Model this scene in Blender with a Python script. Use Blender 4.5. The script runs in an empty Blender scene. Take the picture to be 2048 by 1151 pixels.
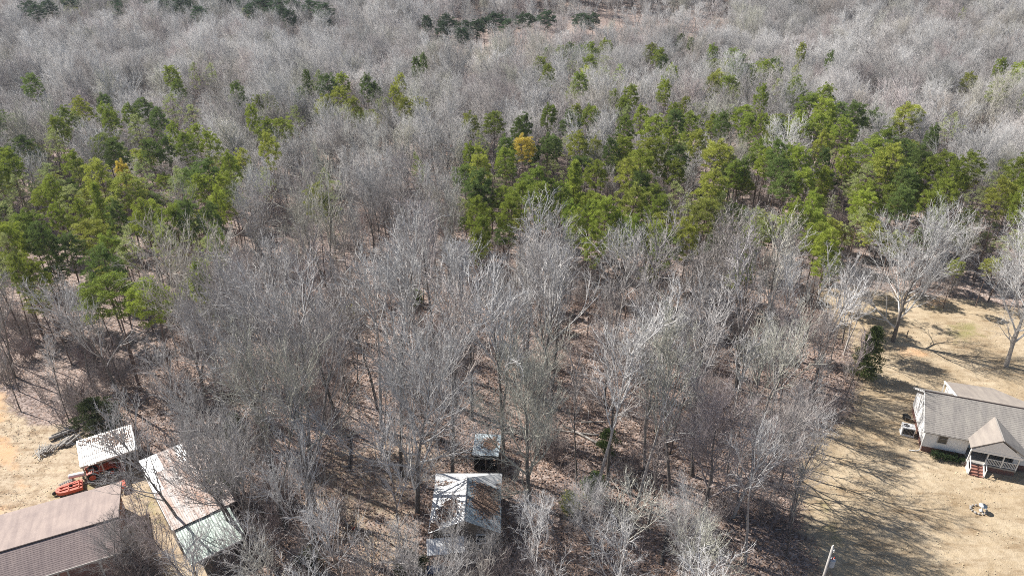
import bpy, math, random
import numpy as np
from mathutils import Vector, Matrix, noise

# ------------------------------------------------------------------ camera, light
SC = bpy.context.scene
COL = SC.collection
CAM_H, PITCH, FPX = 56.0, math.radians(29), 1450.0
cam = bpy.data.cameras.new('camera'); cam.lens = 36 * FPX / 2048; cam.sensor_width = 36
cam.clip_start = 0.5; cam.clip_end = 6000
cam_o = bpy.data.objects.new('camera', cam); COL.objects.link(cam_o)
cam_o.location = (0, 0, CAM_H); cam_o.rotation_euler = (math.radians(90) - PITCH, 0, 0)
SC.camera = cam_o

SUN_DIR = math.radians(152)      # direction towards the sun, counter-clockwise from +X
SUN_EL = math.radians(45)
w = bpy.data.worlds.new('World'); SC.world = w; w.use_nodes = True
nt = w.node_tree; nt.nodes.clear()
sky = nt.nodes.new('ShaderNodeTexSky'); sky.sky_type = 'NISHITA'; sky.sun_disc = False
sky.sun_elevation = SUN_EL; sky.sun_rotation = math.pi / 2 - SUN_DIR
sky.air_density = 1.0; sky.dust_density = 1.0
bg = nt.nodes.new('ShaderNodeBackground'); bg.inputs[1].default_value = 0.06
wo = nt.nodes.new('ShaderNodeOutputWorld')
nt.links.new(sky.outputs[0], bg.inputs[0]); nt.links.new(bg.outputs[0], wo.inputs[0])
sl = bpy.data.lights.new('sun', 'SUN'); sl.energy = 5.0; sl.angle = math.radians(0.5); sl.color = (1, 0.95, 0.88)
so = bpy.data.objects.new('sun', sl); COL.objects.link(so)
sd = Vector((math.cos(SUN_DIR) * math.cos(SUN_EL), math.sin(SUN_DIR) * math.cos(SUN_EL), math.sin(SUN_EL)))
so.rotation_euler = sd.to_track_quat('Z', 'Y').to_euler(); so.location = (0, 0, 120)
SC.view_settings.view_transform = 'Standard'; SC.view_settings.look = 'None'
SC.view_settings.gamma = 1; SC.view_settings.use_curve_mapping = False
SC.view_settings.exposure = 0.74
SC.cycles.max_bounces = 4; SC.cycles.diffuse_bounces = 2; SC.cycles.glossy_bounces = 2
SC.cycles.transmission_bounces = 2; SC.cycles.transparent_max_bounces = 4; SC.cycles.volume_bounces = 0
SC.cycles.use_denoising = False; SC.cycles.use_adaptive_sampling = False
SC.cycles.pixel_filter_type = 'BLACKMAN_HARRIS'; SC.cycles.filter_width = 0.95

def hz(x, y):
    """terrain height: flat round the houses, a low rise far behind"""
    t = min(max((y - 255) / 190.0, 0), 1); t = t * t * (3 - 2 * t)
    u = min(max((y - 125) / 60.0, 0), 1)
    return 22 * t * (0.75 + 0.25 * math.tanh((x + 60) / 80)) + u * 2.2 * noise.noise(Vector((x / 70, y / 70, 3.1)))

def P(px, py, z=0.0, terrain=False):
    """world point that the photograph pixel (2048 wide) shows at height z"""
    X = (px - 1024) / FPX; Y = -(py - 575.5) / FPX
    d = (X, math.cos(PITCH) + Y * math.sin(PITCH), -math.sin(PITCH) + Y * math.cos(PITCH))
    g = 0.0
    for _ in range(12 if terrain else 1):
        t = (z + g - CAM_H) / d[2]; x, y = d[0] * t, d[1] * t
        if terrain: g = 0.5 * g + 0.5 * hz(x, y)
    return x, y

# ------------------------------------------------------------------ materials
def nodes(name):
    m = bpy.data.materials.new(name); m.use_nodes = True
    n = m.node_tree.nodes; b = n['Principled BSDF']
    return m, m.node_tree, b
def lk(t, a, b): t.links.new(a, b)
def noise_ramp(t, scale, stops, coord='Object', stretch=None, detail=6, rough=0.6):
    tc = t.nodes.new('ShaderNodeTexCoord'); src = tc.outputs[coord]
    if stretch:
        mp = t.nodes.new('ShaderNodeMapping'); mp.inputs['Scale'].default_value = stretch
        lk(t, src, mp.inputs[0]); src = mp.outputs[0]
    nz = t.nodes.new('ShaderNodeTexNoise'); nz.inputs['Scale'].default_value = scale
    nz.inputs['Detail'].default_value = detail; nz.inputs['Roughness'].default_value = rough
    lk(t, src, nz.inputs['Vector'])
    r = t.nodes.new('ShaderNodeValToRGB')
    while len(r.color_ramp.elements) < len(stops): r.color_ramp.elements.new(0.5)
    for e, (p, c) in zip(r.color_ramp.elements, stops):
        e.position = p; e.color = (*c, 1)
    lk(t, nz.outputs[0], r.inputs[0])
    return nz.outputs[0], r.outputs[0]
def mix(t, kind, fac, a, b):
    m = t.nodes.new('ShaderNodeMix'); m.data_type = 'RGBA'; m.blend_type = kind
    for sock, v in ((m.inputs[0], fac), (m.inputs[6], a), (m.inputs[7], b)):
        if hasattr(v, 'is_output'): lk(t, v, sock)
        elif isinstance(v, tuple): sock.default_value = (*v, 1)
        else: sock.default_value = v
    return m.outputs[2]
def bump(t, b, h, strength=0.4, dist=0.02):
    n = t.nodes.new('ShaderNodeBump'); n.inputs['Strength'].default_value = strength
    n.inputs['Distance'].default_value = dist; lk(t, h, n.inputs['Height']); lk(t, n.outputs[0], b.inputs['Normal'])

def mat(name, c1, c2=None, scale=3.0, rough=0.7, metal=0.0, bmp=0.2, stretch=None, spec=0.3):
    m, t, b = nodes(name)
    c2 = c2 or tuple(v * 0.75 for v in c1)
    f, col = noise_ramp(t, scale, [(0.35, c2), (0.65, c1)], stretch=stretch)
    lk(t, col, b.inputs['Base Color']); b.inputs['Roughness'].default_value = rough
    b.inputs['Metallic'].default_value = metal; b.inputs['Specular IOR Level'].default_value = spec
    if bmp: bump(t, b, f, bmp)
    return m

def tree_mat(name, stops, varied, rough=0.8, scale=2.0, translucent=0.0, coord='Object'):
    """stops: colours picked per tree (Object Info random); varied: amount of noise inside one tree"""
    m, t, b = nodes(name)
    oi = t.nodes.new('ShaderNodeObjectInfo')
    r = t.nodes.new('ShaderNodeValToRGB')
    while len(r.color_ramp.elements) < len(stops): r.color_ramp.elements.new(0.5)
    for e, (p, c) in zip(r.color_ramp.elements, stops): e.position = p; e.color = (*c, 1)
    lk(t, oi.outputs['Random'], r.inputs[0])
    f, col = noise_ramp(t, scale, [(0.3, (1 - varied,) * 3), (0.7, (1 + varied,) * 3)], coord=coord, detail=3)
    pn = t.nodes.new('ShaderNodeTexNoise'); pn.inputs['Scale'].default_value = .03; pn.inputs['Detail'].default_value = 5; pn.inputs['Roughness'].default_value = .75; lk(t, oi.outputs['Location'], pn.inputs['Vector'])
    pr = t.nodes.new('ShaderNodeMapRange'); pr.inputs['From Min'].default_value = .3; pr.inputs['From Max'].default_value = .7; pr.inputs['To Min'].default_value = .50; pr.inputs['To Max'].default_value = 1.42
    lk(t, pn.outputs[0], pr.inputs[0])
    cb = t.nodes.new('ShaderNodeCombineColor')
    for q in range(3): lk(t, pr.outputs[0], cb.inputs[q])
    c = mix(t, 'MULTIPLY', 1.0, mix(t, 'MULTIPLY', 1.0, r.outputs[0], cb.outputs[0]), col)
    lk(t, c, b.inputs['Base Color']); b.inputs['Roughness'].default_value = rough
    b.inputs['Specular IOR Level'].default_value = 0.25
    if translucent:
        tr = t.nodes.new('ShaderNodeBsdfTranslucent'); lk(t, c, tr.inputs[0])
        ms = t.nodes.new('ShaderNodeMixShader'); ms.inputs[0].default_value = translucent
        lk(t, b.outputs[0], ms.inputs[1]); lk(t, tr.outputs[0], ms.inputs[2])
        lk(t, ms.outputs[0], t.nodes['Material Output'].inputs[0])
    return m

M = {}
M['bark'] = tree_mat('grey_bark', [(0, (.17, .15, .135)), (.5, (.22, .20, .185)), (1, (.14, .125, .115))], .35, scale=4)
M['twig'] = tree_mat('pale_twigs', [(0, (.47, .455, .44)), (.22, (.56, .55, .54)), (.40, (.40, .365, .345)), (.55, (.52, .51, .50)), (.70, (.57, .56, .55)), (.82, (.42, .36, .35)), (.92, (.46, .455, .385)), (1, (.50, .485, .475))], .25)
M['twig_pale'] = tree_mat('whitish_twigs', [(0, (.62, .61, .595)), (1, (.60, .59, .575))], .2)
M['bark_light'] = tree_mat('pale_bark', [(0, (.45, .42, .39)), (1, (.5, .47, .44))], .35, scale=3)
M['twig_red'] = tree_mat('budding_red_twigs', [(0, (.50, .24, .24)), (1, (.5, .26, .25))], .2)
M['brush'] = tree_mat('brush_stems', [(0, (.40, .35, .33)), (.4, (.33, .27, .25)), (.7, (.42, .39, .37)), (1, (.34, .25, .24))], .3)
M['pine_bark'] = tree_mat('pine_bark', [(0, (.15, .105, .085)), (1, (.20, .15, .13))], .35, scale=3)
G = dict(
    pine_green=[(0, (0.300, 0.367, 0.069)), (.5, (0.363, 0.422, 0.075)), (1, (0.260, 0.340, 0.069))],
    pine_dark=[(0, (0.166, 0.235, 0.069)), (.5, (0.207, 0.274, 0.078)), (1, (0.155, 0.219, 0.069))],
    pine_olive=[(0, (0.404, 0.438, 0.094)), (.5, (0.446, 0.471, 0.099)), (1, (0.363, 0.405, 0.094))],
    pine_yellow=[(0, (.66, .54, .12)), (1, (.64, .52, .12))],
    pine_light=[(0, (0.415, 0.471, 0.189)), (.5, (0.446, 0.492, 0.208)), (1, (0.374, 0.438, 0.179))],
    pine_far=[(0, (.07, .12, .06)), (1, (.095, .15, .07))])
for k, v in G.items(): M[k] = tree_mat(k + '_needles', v, .30, scale=.9, translucent=.30)
M['hedge_cedar'] = tree_mat('cedar_foliage', [(0, (.10, .135, .045)), (1, (.12, .15, .05))], .35, scale=1.2, translucent=.2)
M['ivy'] = tree_mat('evergreen_leaves', [(0, (.07, .09, .035)), (1, (.09, .11, .045))], .35, scale=1.5, translucent=.2)

def mat_ground():
    m, t, b = nodes('ground_soil_grass_and_leaves')
    at = t.nodes.new('ShaderNodeVertexColor'); at.layer_name = 'zone'
    sep = t.nodes.new('ShaderNodeSeparateColor'); lk(t, at.outputs[0], sep.inputs[0])
    # leaf litter: small leaf cells
    tc = t.nodes.new('ShaderNodeTexCoord')
    vo = t.nodes.new('ShaderNodeTexVoronoi'); vo.inputs['Scale'].default_value = 5.5; lk(t, tc.outputs['Object'], vo.inputs['Vector'])
    vr = t.nodes.new('ShaderNodeValToRGB'); vs = t.nodes.new('ShaderNodeSeparateColor')
    lk(t, vo.outputs['Color'], vs.inputs[0]); lk(t, vs.outputs[0], vr.inputs[0])
    cr = vr.color_ramp
    for _ in range(3): cr.elements.new(.5)
    for e, (p, c) in zip(cr.elements, [(0, (.12, .095, .083)), (.3, (.24, .19, .165)), (.55, (.34, .275, .245)), (.8, (.46, .39, .35)), (1, (.32, .215, .16))]):
        e.position = p; e.color = (*c, 1)
    f1, big = noise_ramp(t, .13, [(.35, (.80, .78, .80)), (.65, (1.12, 1.1, 1.08))])
    litter = mix(t, 'MULTIPLY', 1, vr.outputs[0], big)
    # dormant lawn
    f2, lawn = noise_ramp(t, 1.3, [(.25, (.26, .205, .14)), (.42, (.40, .33, .235)), (.58, (.48, .405, .30)), (.78, (.37, .32, .21))], detail=9, rough=.75)
    f3, patch = noise_ramp(t, .16, [(.35, (.86, .80, .72)), (.65, (1.1, 1.08, 1.05))], detail=4)
    lawn = mix(t, 'MULTIPLY', 1, lawn, patch)
    f8, trk = noise_ramp(t, .6, [(.36, (.72, .66, .60)), (.5, (1, 1, 1)), (.66, (1.08, 1.06, 1.02))], stretch=(.35, 1.6, 1), detail=8, rough=.7)
    lawn = mix(t, 'MULTIPLY', .9, lawn, trk)
    # yard of dirt, with clay
    f4, dirt = noise_ramp(t, .9, [(.30, (.22, .165, .115)), (.43, (.37, .29, .205)), (.55, (.52, .43, .32)), (.68, (.33, .27, .185)), (.8, (.46, .39, .26))], detail=9, rough=.72)
    dirt = mix(t, 'MULTIPLY', 1, dirt, trk)
    f5, clay = noise_ramp(t, .5, [(.3, (.50, .31, .17)), (.7, (.60, .42, .27))], detail=7)
    f6, green = noise_ramp(t, 2.2, [(.3, (.20, .19, .07)), (.7, (.33, .29, .14))], detail=8)
    # ragged zone borders
    fe, _ = noise_ramp(t, .55, [(0, (0, 0, 0)), (1, (1, 1, 1))], detail=8, rough=.7)
    def edge(s):
        a = t.nodes.new('ShaderNodeMath'); a.operation = 'ADD'; lk(t, s, a.inputs[0]); lk(t, fe, a.inputs[1])
        r = t.nodes.new('ShaderNodeMapRange'); r.inputs['From Min'].default_value = .88; r.inputs['From Max'].default_value = 1.14
        lk(t, a.outputs[0], r.inputs[0]); return r.outputs[0]
    c = mix(t, 'MIX', edge(sep.outputs[0]), litter, lawn)
    c = mix(t, 'MIX', edge(sep.outputs[1]), c, dirt)
    c = mix(t, 'MIX', edge(sep.outputs[2]), c, clay)
    # greener grass where the alpha-like fourth layer says so
    a2 = t.nodes.new('ShaderNodeVertexColor'); a2.layer_name = 'green'
    s2 = t.nodes.new('ShaderNodeSeparateColor'); lk(t, a2.outputs[0], s2.inputs[0])
    c = mix(t, 'MIX', edge(s2.outputs[0]), c, green)
    lk(t, c, b.inputs['Base Color']); b.inputs['Roughness'].default_value = .95; b.inputs['Specular IOR Level'].default_value = .1
    f7, _ = noise_ramp(t, 6, [(0, (0, 0, 0)), (1, (1, 1, 1))], detail=8, rough=.7)
    bump(t, b, f7, .7, .12)
    return m
M['ground'] = mat_ground()
M['leaf'] = tree_mat('dead_leaves', [(0, (.28, .19, .145)), (1, (.28, .195, .15))], .6, scale=9)

def mat_shingle(name, base, dark, tab=(3.0, 7.0)):
    m, t, b = nodes(name)
    tc = t.nodes.new('ShaderNodeTexCoord')
    f, c1 = noise_ramp(t, 9, [(.3, dark), (.7, base)], detail=5, rough=.8)
    f2, c2 = noise_ramp(t, .5, [(.3, (.86, .85, .86)), (.7, (1.08, 1.07, 1.05))], detail=4)
    f3, c3 = noise_ramp(t, 1.0, [(.35, (.82, .82, .84)), (.6, (1, 1, 1))], stretch=(2.2, .25, .25), detail=4)
    c = mix(t, 'MULTIPLY', 1, c1, c2); c = mix(t, 'MULTIPLY', 1, c, c3)
    lk(t, c, b.inputs['Base Color']); b.inputs['Roughness'].default_value = .9; b.inputs['Specular IOR Level'].default_value = .2
    bump(t, b, f, .5, .02)
    return m
M['shingle_grey'] = mat_shingle('grey_brown_shingles', (.42, .395, .36), (.235, .22, .20))
M['shingle_tan'] = mat_shingle('light_porch_shingles', (.40, .36, .315), (.30, .265, .235))
M['shingle_brown'] = mat_shingle('mauve_brown_shingles', (.44, .365, .33), (.33, .27, .245))
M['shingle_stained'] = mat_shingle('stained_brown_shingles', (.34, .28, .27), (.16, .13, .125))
M['white'] = mat('white_siding', (.86, .86, .86), (.82, .82, .82), scale=.8, rough=.5, bmp=.03)
M['trim'] = mat('white_trim', (.82, .82, .80), (.75, .75, .74), scale=2, rough=.5, bmp=0)
M['grey_trim'] = mat('grey_trim', (.45, .43, .40), (.36, .34, .32), scale=3, rough=.6)
M['ridge_dark'] = mat('dark_ridge_cap', (.075, .055, .05), (.04, .03, .03), scale=5, rough=.8)
def mat_brick(name, a, b_, mortar, s=4.5):
    m, t, b = nodes(name)
    tc = t.nodes.new('ShaderNodeTexCoord'); br = t.nodes.new('ShaderNodeTexBrick')
    mp = t.nodes.new('ShaderNodeMapping'); mp.inputs['Rotation'].default_value = (math.pi / 2, 0, 0); lk(t, tc.outputs['Object'], mp.inputs[0])
    lk(t, mp.outputs[0], br.inputs['Vector']); br.inputs['Scale'].default_value = s
    br.inputs['Color1'].default_value = (*a, 1); br.inputs['Color2'].default_value = (*b_, 1); br.inputs['Mortar'].default_value = (*mortar, 1)
    lk(t, br.outputs[0], b.inputs['Base Color']); b.inputs['Roughness'].default_value = .9
    return m
M['brick'] = mat_brick('red_brick', (.33, .14, .095), (.25, .105, .08), (.35, .32, .29))
M['brick_dark'] = mat_brick('dark_brick', (.20, .09, .07), (.15, .07, .06), (.24, .2, .18))
M['glass'] = mat('dark_window_glass', (.03, .035, .04), (.02, .025, .03), rough=.08, bmp=0, spec=.6)
M['dark'] = mat('dark_interior', (.03, .028, .026), rough=.9, bmp=0)
M['wood'] = mat('weathered_wood', (.28, .24, .20), (.17, .14, .115), scale=6, rough=.9, stretch=(.3, 4, 4))
M['wood_pale'] = mat('split_pale_wood', (.62, .59, .54), (.40, .37, .33), scale=7, rough=.85)
M['logbark'] = mat('cut_log_bark', (.46, .43, .40), (.20, .18, .16), scale=4, rough=.95, bmp=.6)
M['log_dark'] = mat('log_dark', (.11, .10, .09), (.06, .05, .05), scale=4, rough=.95, bmp=.5)
M['orange'] = mat('orange_machine_paint', (.55, .095, .035), (.42, .06, .03), scale=5, rough=.45, bmp=.03, spec=.5)
M['rubber'] = mat('tyre_rubber', (.03, .03, .03), (.02, .02, .02), rough=.85)
M['steel'] = mat('dull_steel', (.30, .30, .31), (.2, .2, .2), rough=.5, metal=.6, bmp=0)
M['concrete'] = mat('grey_concrete', (.42, .40, .37), (.30, .28, .26), scale=4, rough=.9)
M['blue'] = mat('blue_tarp', (.05, .10, .22), (.03, .06, .15), scale=3, rough=.5)
M['transformer'] = mat('grey_blue_transformer', (.40, .47, .52), (.34, .40, .45), scale=2, rough=.4, bmp=0)
M['red'] = mat('red_paint', (.5, .06, .03), rough=.5, bmp=0)
M['hedge'] = tree_mat('hedge_leaves', [(0, (.035, .06, .02)), (1, (.04, .065, .022))], .35, scale=3, translucent=.15)

def mat_metal(name, sheet, stain, amount, stretch=(3, .25, 1), rough=.42, metal=.25, stain2=None):
    m, t, b = nodes(name)
    f, c = noise_ramp(t, 1.0, [(amount - .10, sheet), (amount + .02, tuple((x + y) / 2 for x, y in zip(sheet, stain))), (amount + .14, stain)], stretch=stretch, detail=8, rough=.7)
    f2, c2 = noise_ramp(t, 4, [(.3, (.85, .85, .86)), (.7, (1.05, 1.05, 1.05))], detail=4)
    lk(t, mix(t, 'MULTIPLY', 1, c, c2), b.inputs['Base Color'])
    b.inputs['Roughness'].default_value = rough; b.inputs['Metallic'].default_value = metal
    return m
M['tin_white'] = mat_metal('pale_tin', (.78, .79, .79), (.50, .47, .45), .72)
M['tin_grey'] = mat_metal('white_corrugated_iron', (.58, .575, .56), (.33, .29, .26), .58)
M['tin_rust'] = mat_metal('rusty_tin', (.56, .53, .51), (.38, .24, .18), .50, stretch=(1.1, .28, 1), rough=.7, metal=.1)
M['tin_green'] = mat_metal('faded_green_tin', (.33, .41, .365), (.42, .46, .44), .55, rough=.5, metal=.1)
M['tin_blue'] = mat_metal('blue_grey_tin', (.45, .53, .57), (.35, .36, .36), .6, rough=.4, metal=.2)

# ------------------------------------------------------------------ mesh helpers
class MB:
    def __init__(s): s.v = []; s.f = []
    def add(s, vs, fs):
        n = len(s.v); s.v.extend(vs); s.f.extend([tuple(i + n for i in f) for f in fs]); return s
    def box(s, x0, x1, y0, y1, z0, z1, rz=0, c=None):
        vs = [(x, y, z) for z in (z0, z1) for x, y in ((x0, y0), (x1, y0), (x1, y1), (x0, y1))]
        if rz:
            cx, cy = c or ((x0 + x1) / 2, (y0 + y1) / 2); ca, sa = math.cos(rz), math.sin(rz)
            vs = [(cx + (x - cx) * ca - (y - cy) * sa, cy + (x - cx) * sa + (y - cy) * ca, z) for x, y, z in vs]
        return s.add(vs, [(3, 2, 1, 0), (4, 5, 6, 7), (0, 1, 5, 4), (1, 2, 6, 5), (2, 3, 7, 6), (3, 0, 4, 7)])
    def slab(s, pts, th):
        """polygon pts (3D, seen from its outer side counter-clockwise) thickened inwards by th"""
        a = [Vector(p) for p in pts]; n = (a[1] - a[0]).cross(a[2] - a[0]).normalized(); k = len(a)
        vs = [tuple(p) for p in a] + [tuple(p - n * th) for p in a]
        fs = [tuple(range(k)), tuple(range(2 * k - 1, k - 1, -1))] + [((i + 1) % k, i, i + k, (i + 1) % k + k) for i in range(k)]
        return s.add(vs, fs)
    def tube(s, pts, rad, n=6, cap=True):
        pts = [Vector(p) for p in pts]; k = len(pts)
        if not isinstance(rad, (list, tuple)): rad = [rad] * k
        base = len(s.v); ref = None
        for i, p in enumerate(pts):
            d = (pts[min(i + 1, k - 1)] - pts[max(i - 1, 0)]).normalized()
            if ref is None: ref = Vector((0, 0, 1)).cross(d) if abs(d.z) < .9 else Vector((1, 0, 0)).cross(d)
            u = (ref - d * ref.dot(d)).normalized(); ref = u; v = d.cross(u)
            if rad[i] <= 0 and i == k - 1:
                s.v.append(tuple(p)); break
            for j in range(n):
                a = 2 * math.pi * j / n; s.v.append(tuple(p + (u * math.cos(a) + v * math.sin(a)) * rad[i]))
        rings = k - 1 if rad[-1] <= 0 else k
        for i in range(rings - 1):
            for j in range(n):
                a = base + i * n + j; b = base + i * n + (j + 1) % n; s.f.append((a, b, b + n, a + n))
        if rad[-1] <= 0:
            tip = base + rings * n
            for j in range(n): s.f.append((base + (rings - 1) * n + j, base + (rings - 1) * n + (j + 1) % n, tip))
        elif cap:
            s.f.append(tuple(base + (rings - 1) * n + j for j in range(n)))
            s.f.append(tuple(base + j for j in range(n - 1, -1, -1)))
        return s
    def cyl(s, a, b, r, n=10): return s.tube([a, b], [r, r], n)
    def mesh(s, name, m, smooth=False):
        me = bpy.data.meshes.new(name); me.from_pydata(s.v, [], s.f); me.materials.append(m)
        if smooth: me.polygons.foreach_set('use_smooth', [True] * len(me.polygons))
        return me
def obj(name, mb, m, parent=None, smooth=False, **props):
    me = mb if isinstance(mb, bpy.types.Mesh) else mb.mesh(name, m, smooth)
    o = bpy.data.objects.new(name, me); COL.objects.link(o)
    if parent: o.parent = parent
    for k, v in props.items(): o[k] = v
    return o
def thing(name, label, cat, loc=(0, 0, 0), rz=0, group=None, tilt=(0, 0)):
    o = bpy.data.objects.new(name, None); COL.objects.link(o); o.empty_display_size = .3
    o.location = loc; o.rotation_euler = (tilt[0], tilt[1], rz); o['label'] = label; o['category'] = cat
    if group: o['group'] = group
    return o

# ------------------------------------------------------------------ ground
def inside(p, poly):
    x, y = p; c = False; j = len(poly) - 1
    for i in range(len(poly)):
        xi, yi = poly[i]; xj, yj = poly[j]
        if (yi > y) != (yj > y) and x < (xj - xi) * (y - yi) / (yj - yi) + xi: c = not c
        j = i
    return c
def dist_poly(X, Y, poly):
    """signed distance (positive inside) for arrays"""
    d = np.full(X.shape, 1e9); ins = np.zeros(X.shape, bool); n = len(poly)
    for i in range(n):
        x0, y0 = poly[i]; x1, y1 = poly[(i + 1) % n]
        ex, ey = x1 - x0, y1 - y0; L = ex * ex + ey * ey
        t = np.clip(((X - x0) * ex + (Y - y0) * ey) / L, 0, 1)
        d = np.minimum(d, np.hypot(X - x0 - t * ex, Y - y0 - t * ey))
        cond = ((y0 > Y) != (y1 > Y)); xx = np.where(abs(ey) < 1e-9, 1e9, x0 + (Y - y0) * ex / (ey if abs(ey) > 1e-9 else 1))
        ins ^= cond & (X < xx)
    return np.where(ins, d, -d)
pp = lambda L: [P(a, b) for a, b in L]
LAWN = pp([(1622, 575), (1700, 572), (1790, 585), (1960, 600), (2060, 622), (2500, 680), (2900, 1250), (1700, 1250), (1640, 1151), (1600, 1060), (1590, 960), (1610, 880), (1700, 830), (1712, 770), (1700, 700), (1660, 640)])
YARD = pp([(-900, 700), (-40, 720), (10, 800), (60, 850), (120, 848), (200, 872), (262, 872), (275, 930), (350, 905), (440, 1000), (440, 1100), (380, 1260), (-900, 1300)])
CLAY = [pp([(-20, 860), (20, 872), (42, 890), (36, 930), (25, 945), (-20, 920)]), pp([(-30, 772), (12, 782), (20, 835), (-20, 850)]), pp([(20, 930), (40, 925), (60, 975), (40, 985), (30, 960)]), pp([(-20, 1005), (25, 1000), (20, 1030), (-20, 1035)]),
        pp([(1850, 590), (1905, 600), (1890, 618), (1845, 610)]), pp([(1790, 690), (1870, 700), (1860, 716), (1800, 712)])]
CABIN_YARD = pp([(640, 880), (820, 850), (900, 860), (940, 930), (860, 1000), (880, 1160), (700, 1180), (560, 1010)])
GREEN = [pp([(60, 985), (160, 950), (240, 945), (240, 975), (100, 1012)]), pp([(1880, 640), (1960, 640), (1990, 680), (1900, 690)]), pp([(262, 990), (330, 960), (350, 1050), (300, 1060)]), pp([(1850, 605), (1900, 600), (1900, 625), (1860, 628)]),pp([(1630,980),(1680,985),(1690,1100),(1640,1090)])]

def build_ground():
    xs = np.concatenate([np.linspace(-2500, -420, 14), np.linspace(-380, -92, 26), np.arange(-88, 88.1, .8), np.linspace(92, 380, 26), np.linspace(420, 2500, 14)])
    ys = np.concatenate([np.linspace(-800, 10, 10), np.arange(20, 122, .8), np.linspace(124, 520, 70), np.linspace(560, 4000, 20)])
    X, Y = np.meshgrid(xs, ys); nx, ny = len(xs), len(ys)
    Z = np.array([hz(x, y) for x, y in zip(X.ravel(), Y.ravel())]).reshape(X.shape)
    Z = Z + np.where(np.abs(X) < 90, 1, 0) * np.array([.10 * noise.noise(Vector((x / 3.1, y / 3.1, 0))) + .05 * noise.noise(Vector((x / 1.1, y / 1.1, 5))) if (abs(x) < 90 and y < 125) else 0 for x, y in zip(X.ravel(), Y.ravel())]).reshape(X.shape) - .05
    v = np.stack([X.ravel(), Y.ravel(), Z.ravel()], 1)
    i = np.arange((ny - 1) * (nx - 1)); r = i // (nx - 1); c = i % (nx - 1); a = r * nx + c
    f = np.stack([a, a + 1, a + nx + 1, a + nx], 1)
    me = bpy.data.meshes.new('ground'); me.vertices.add(len(v)); me.vertices.foreach_set('co', v.ravel())
    me.loops.add(len(f) * 4); me.loops.foreach_set('vertex_index', f.ravel())
    me.polygons.add(len(f)); me.polygons.foreach_set('loop_start', np.arange(len(f)) * 4); me.polygons.foreach_set('loop_total', np.full(len(f), 4))
    me.update(); me.validate(); me.polygons.foreach_set('use_smooth', [True] * len(f))
    def soft(poly, wd): return np.clip(dist_poly(X.ravel(), Y.ravel(), poly) / wd * .5 + .5, 0, 1)
    lawn = soft(LAWN, 3.5); yard = soft(YARD, 2.0); clay = np.max([soft(c, 1.5) for c in CLAY], 0) * .8
    yard = np.maximum(yard, .52 * soft(CABIN_YARD, 3)); gr = np.max([soft(c, 2.5) for c in GREEN], 0) * .62
    for nm, arr in (('zone', (lawn, yard, clay)), ('green', (gr, gr, gr))):
        ca = me.color_attributes.new(nm, 'FLOAT_COLOR', 'POINT')
        ca.data.foreach_set('color', np.stack([*arr, np.ones(len(X.ravel()))], 1).ravel().astype(np.float32))
    me.materials.append(M['ground'])
    o = bpy.data.objects.new('ground', me); COL.objects.link(o); o['kind'] = 'structure'
build_ground()

# ------------------------------------------------------------------ trees
UP = Vector((0, 0, 1))
def side_dir(d, ang, az):
    ref = Vector((1, 0, 0)) if abs(d.x) < .8 else Vector((0, 1, 0))
    u = d.cross(ref).normalized(); v = d.cross(u)
    return (d * math.cos(ang) + (u * math.cos(az) + v * math.sin(az)) * math.sin(ang)).normalized()
def limb(mb, p, d, L, r0, r1, segs, n, wander, trop, rng):
    pts = [p.copy()]; rad = [r0]; q = p.copy(); dd = d.copy()
    for i in range(segs):
        dd = (dd + Vector((rng.gauss(0, wander), rng.gauss(0, wander), rng.gauss(0, wander))) + UP * trop).normalized()
        q = q + dd * (L / segs); pts.append(q.copy()); t = (i + 1) / segs; rad.append(r0 + (r1 - r0) * t)
    mb.tube(pts, rad, n, cap=False)
    return pts, rad
def at(pts, rad, t):
    k = (len(pts) - 1) * t; i = min(int(k), len(pts) - 2); f = k - i
    return pts[i].lerp(pts[i + 1], f), (pts[i + 1] - pts[i]).normalized(), rad[i] * (1 - f) + rad[i + 1] * f

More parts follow.
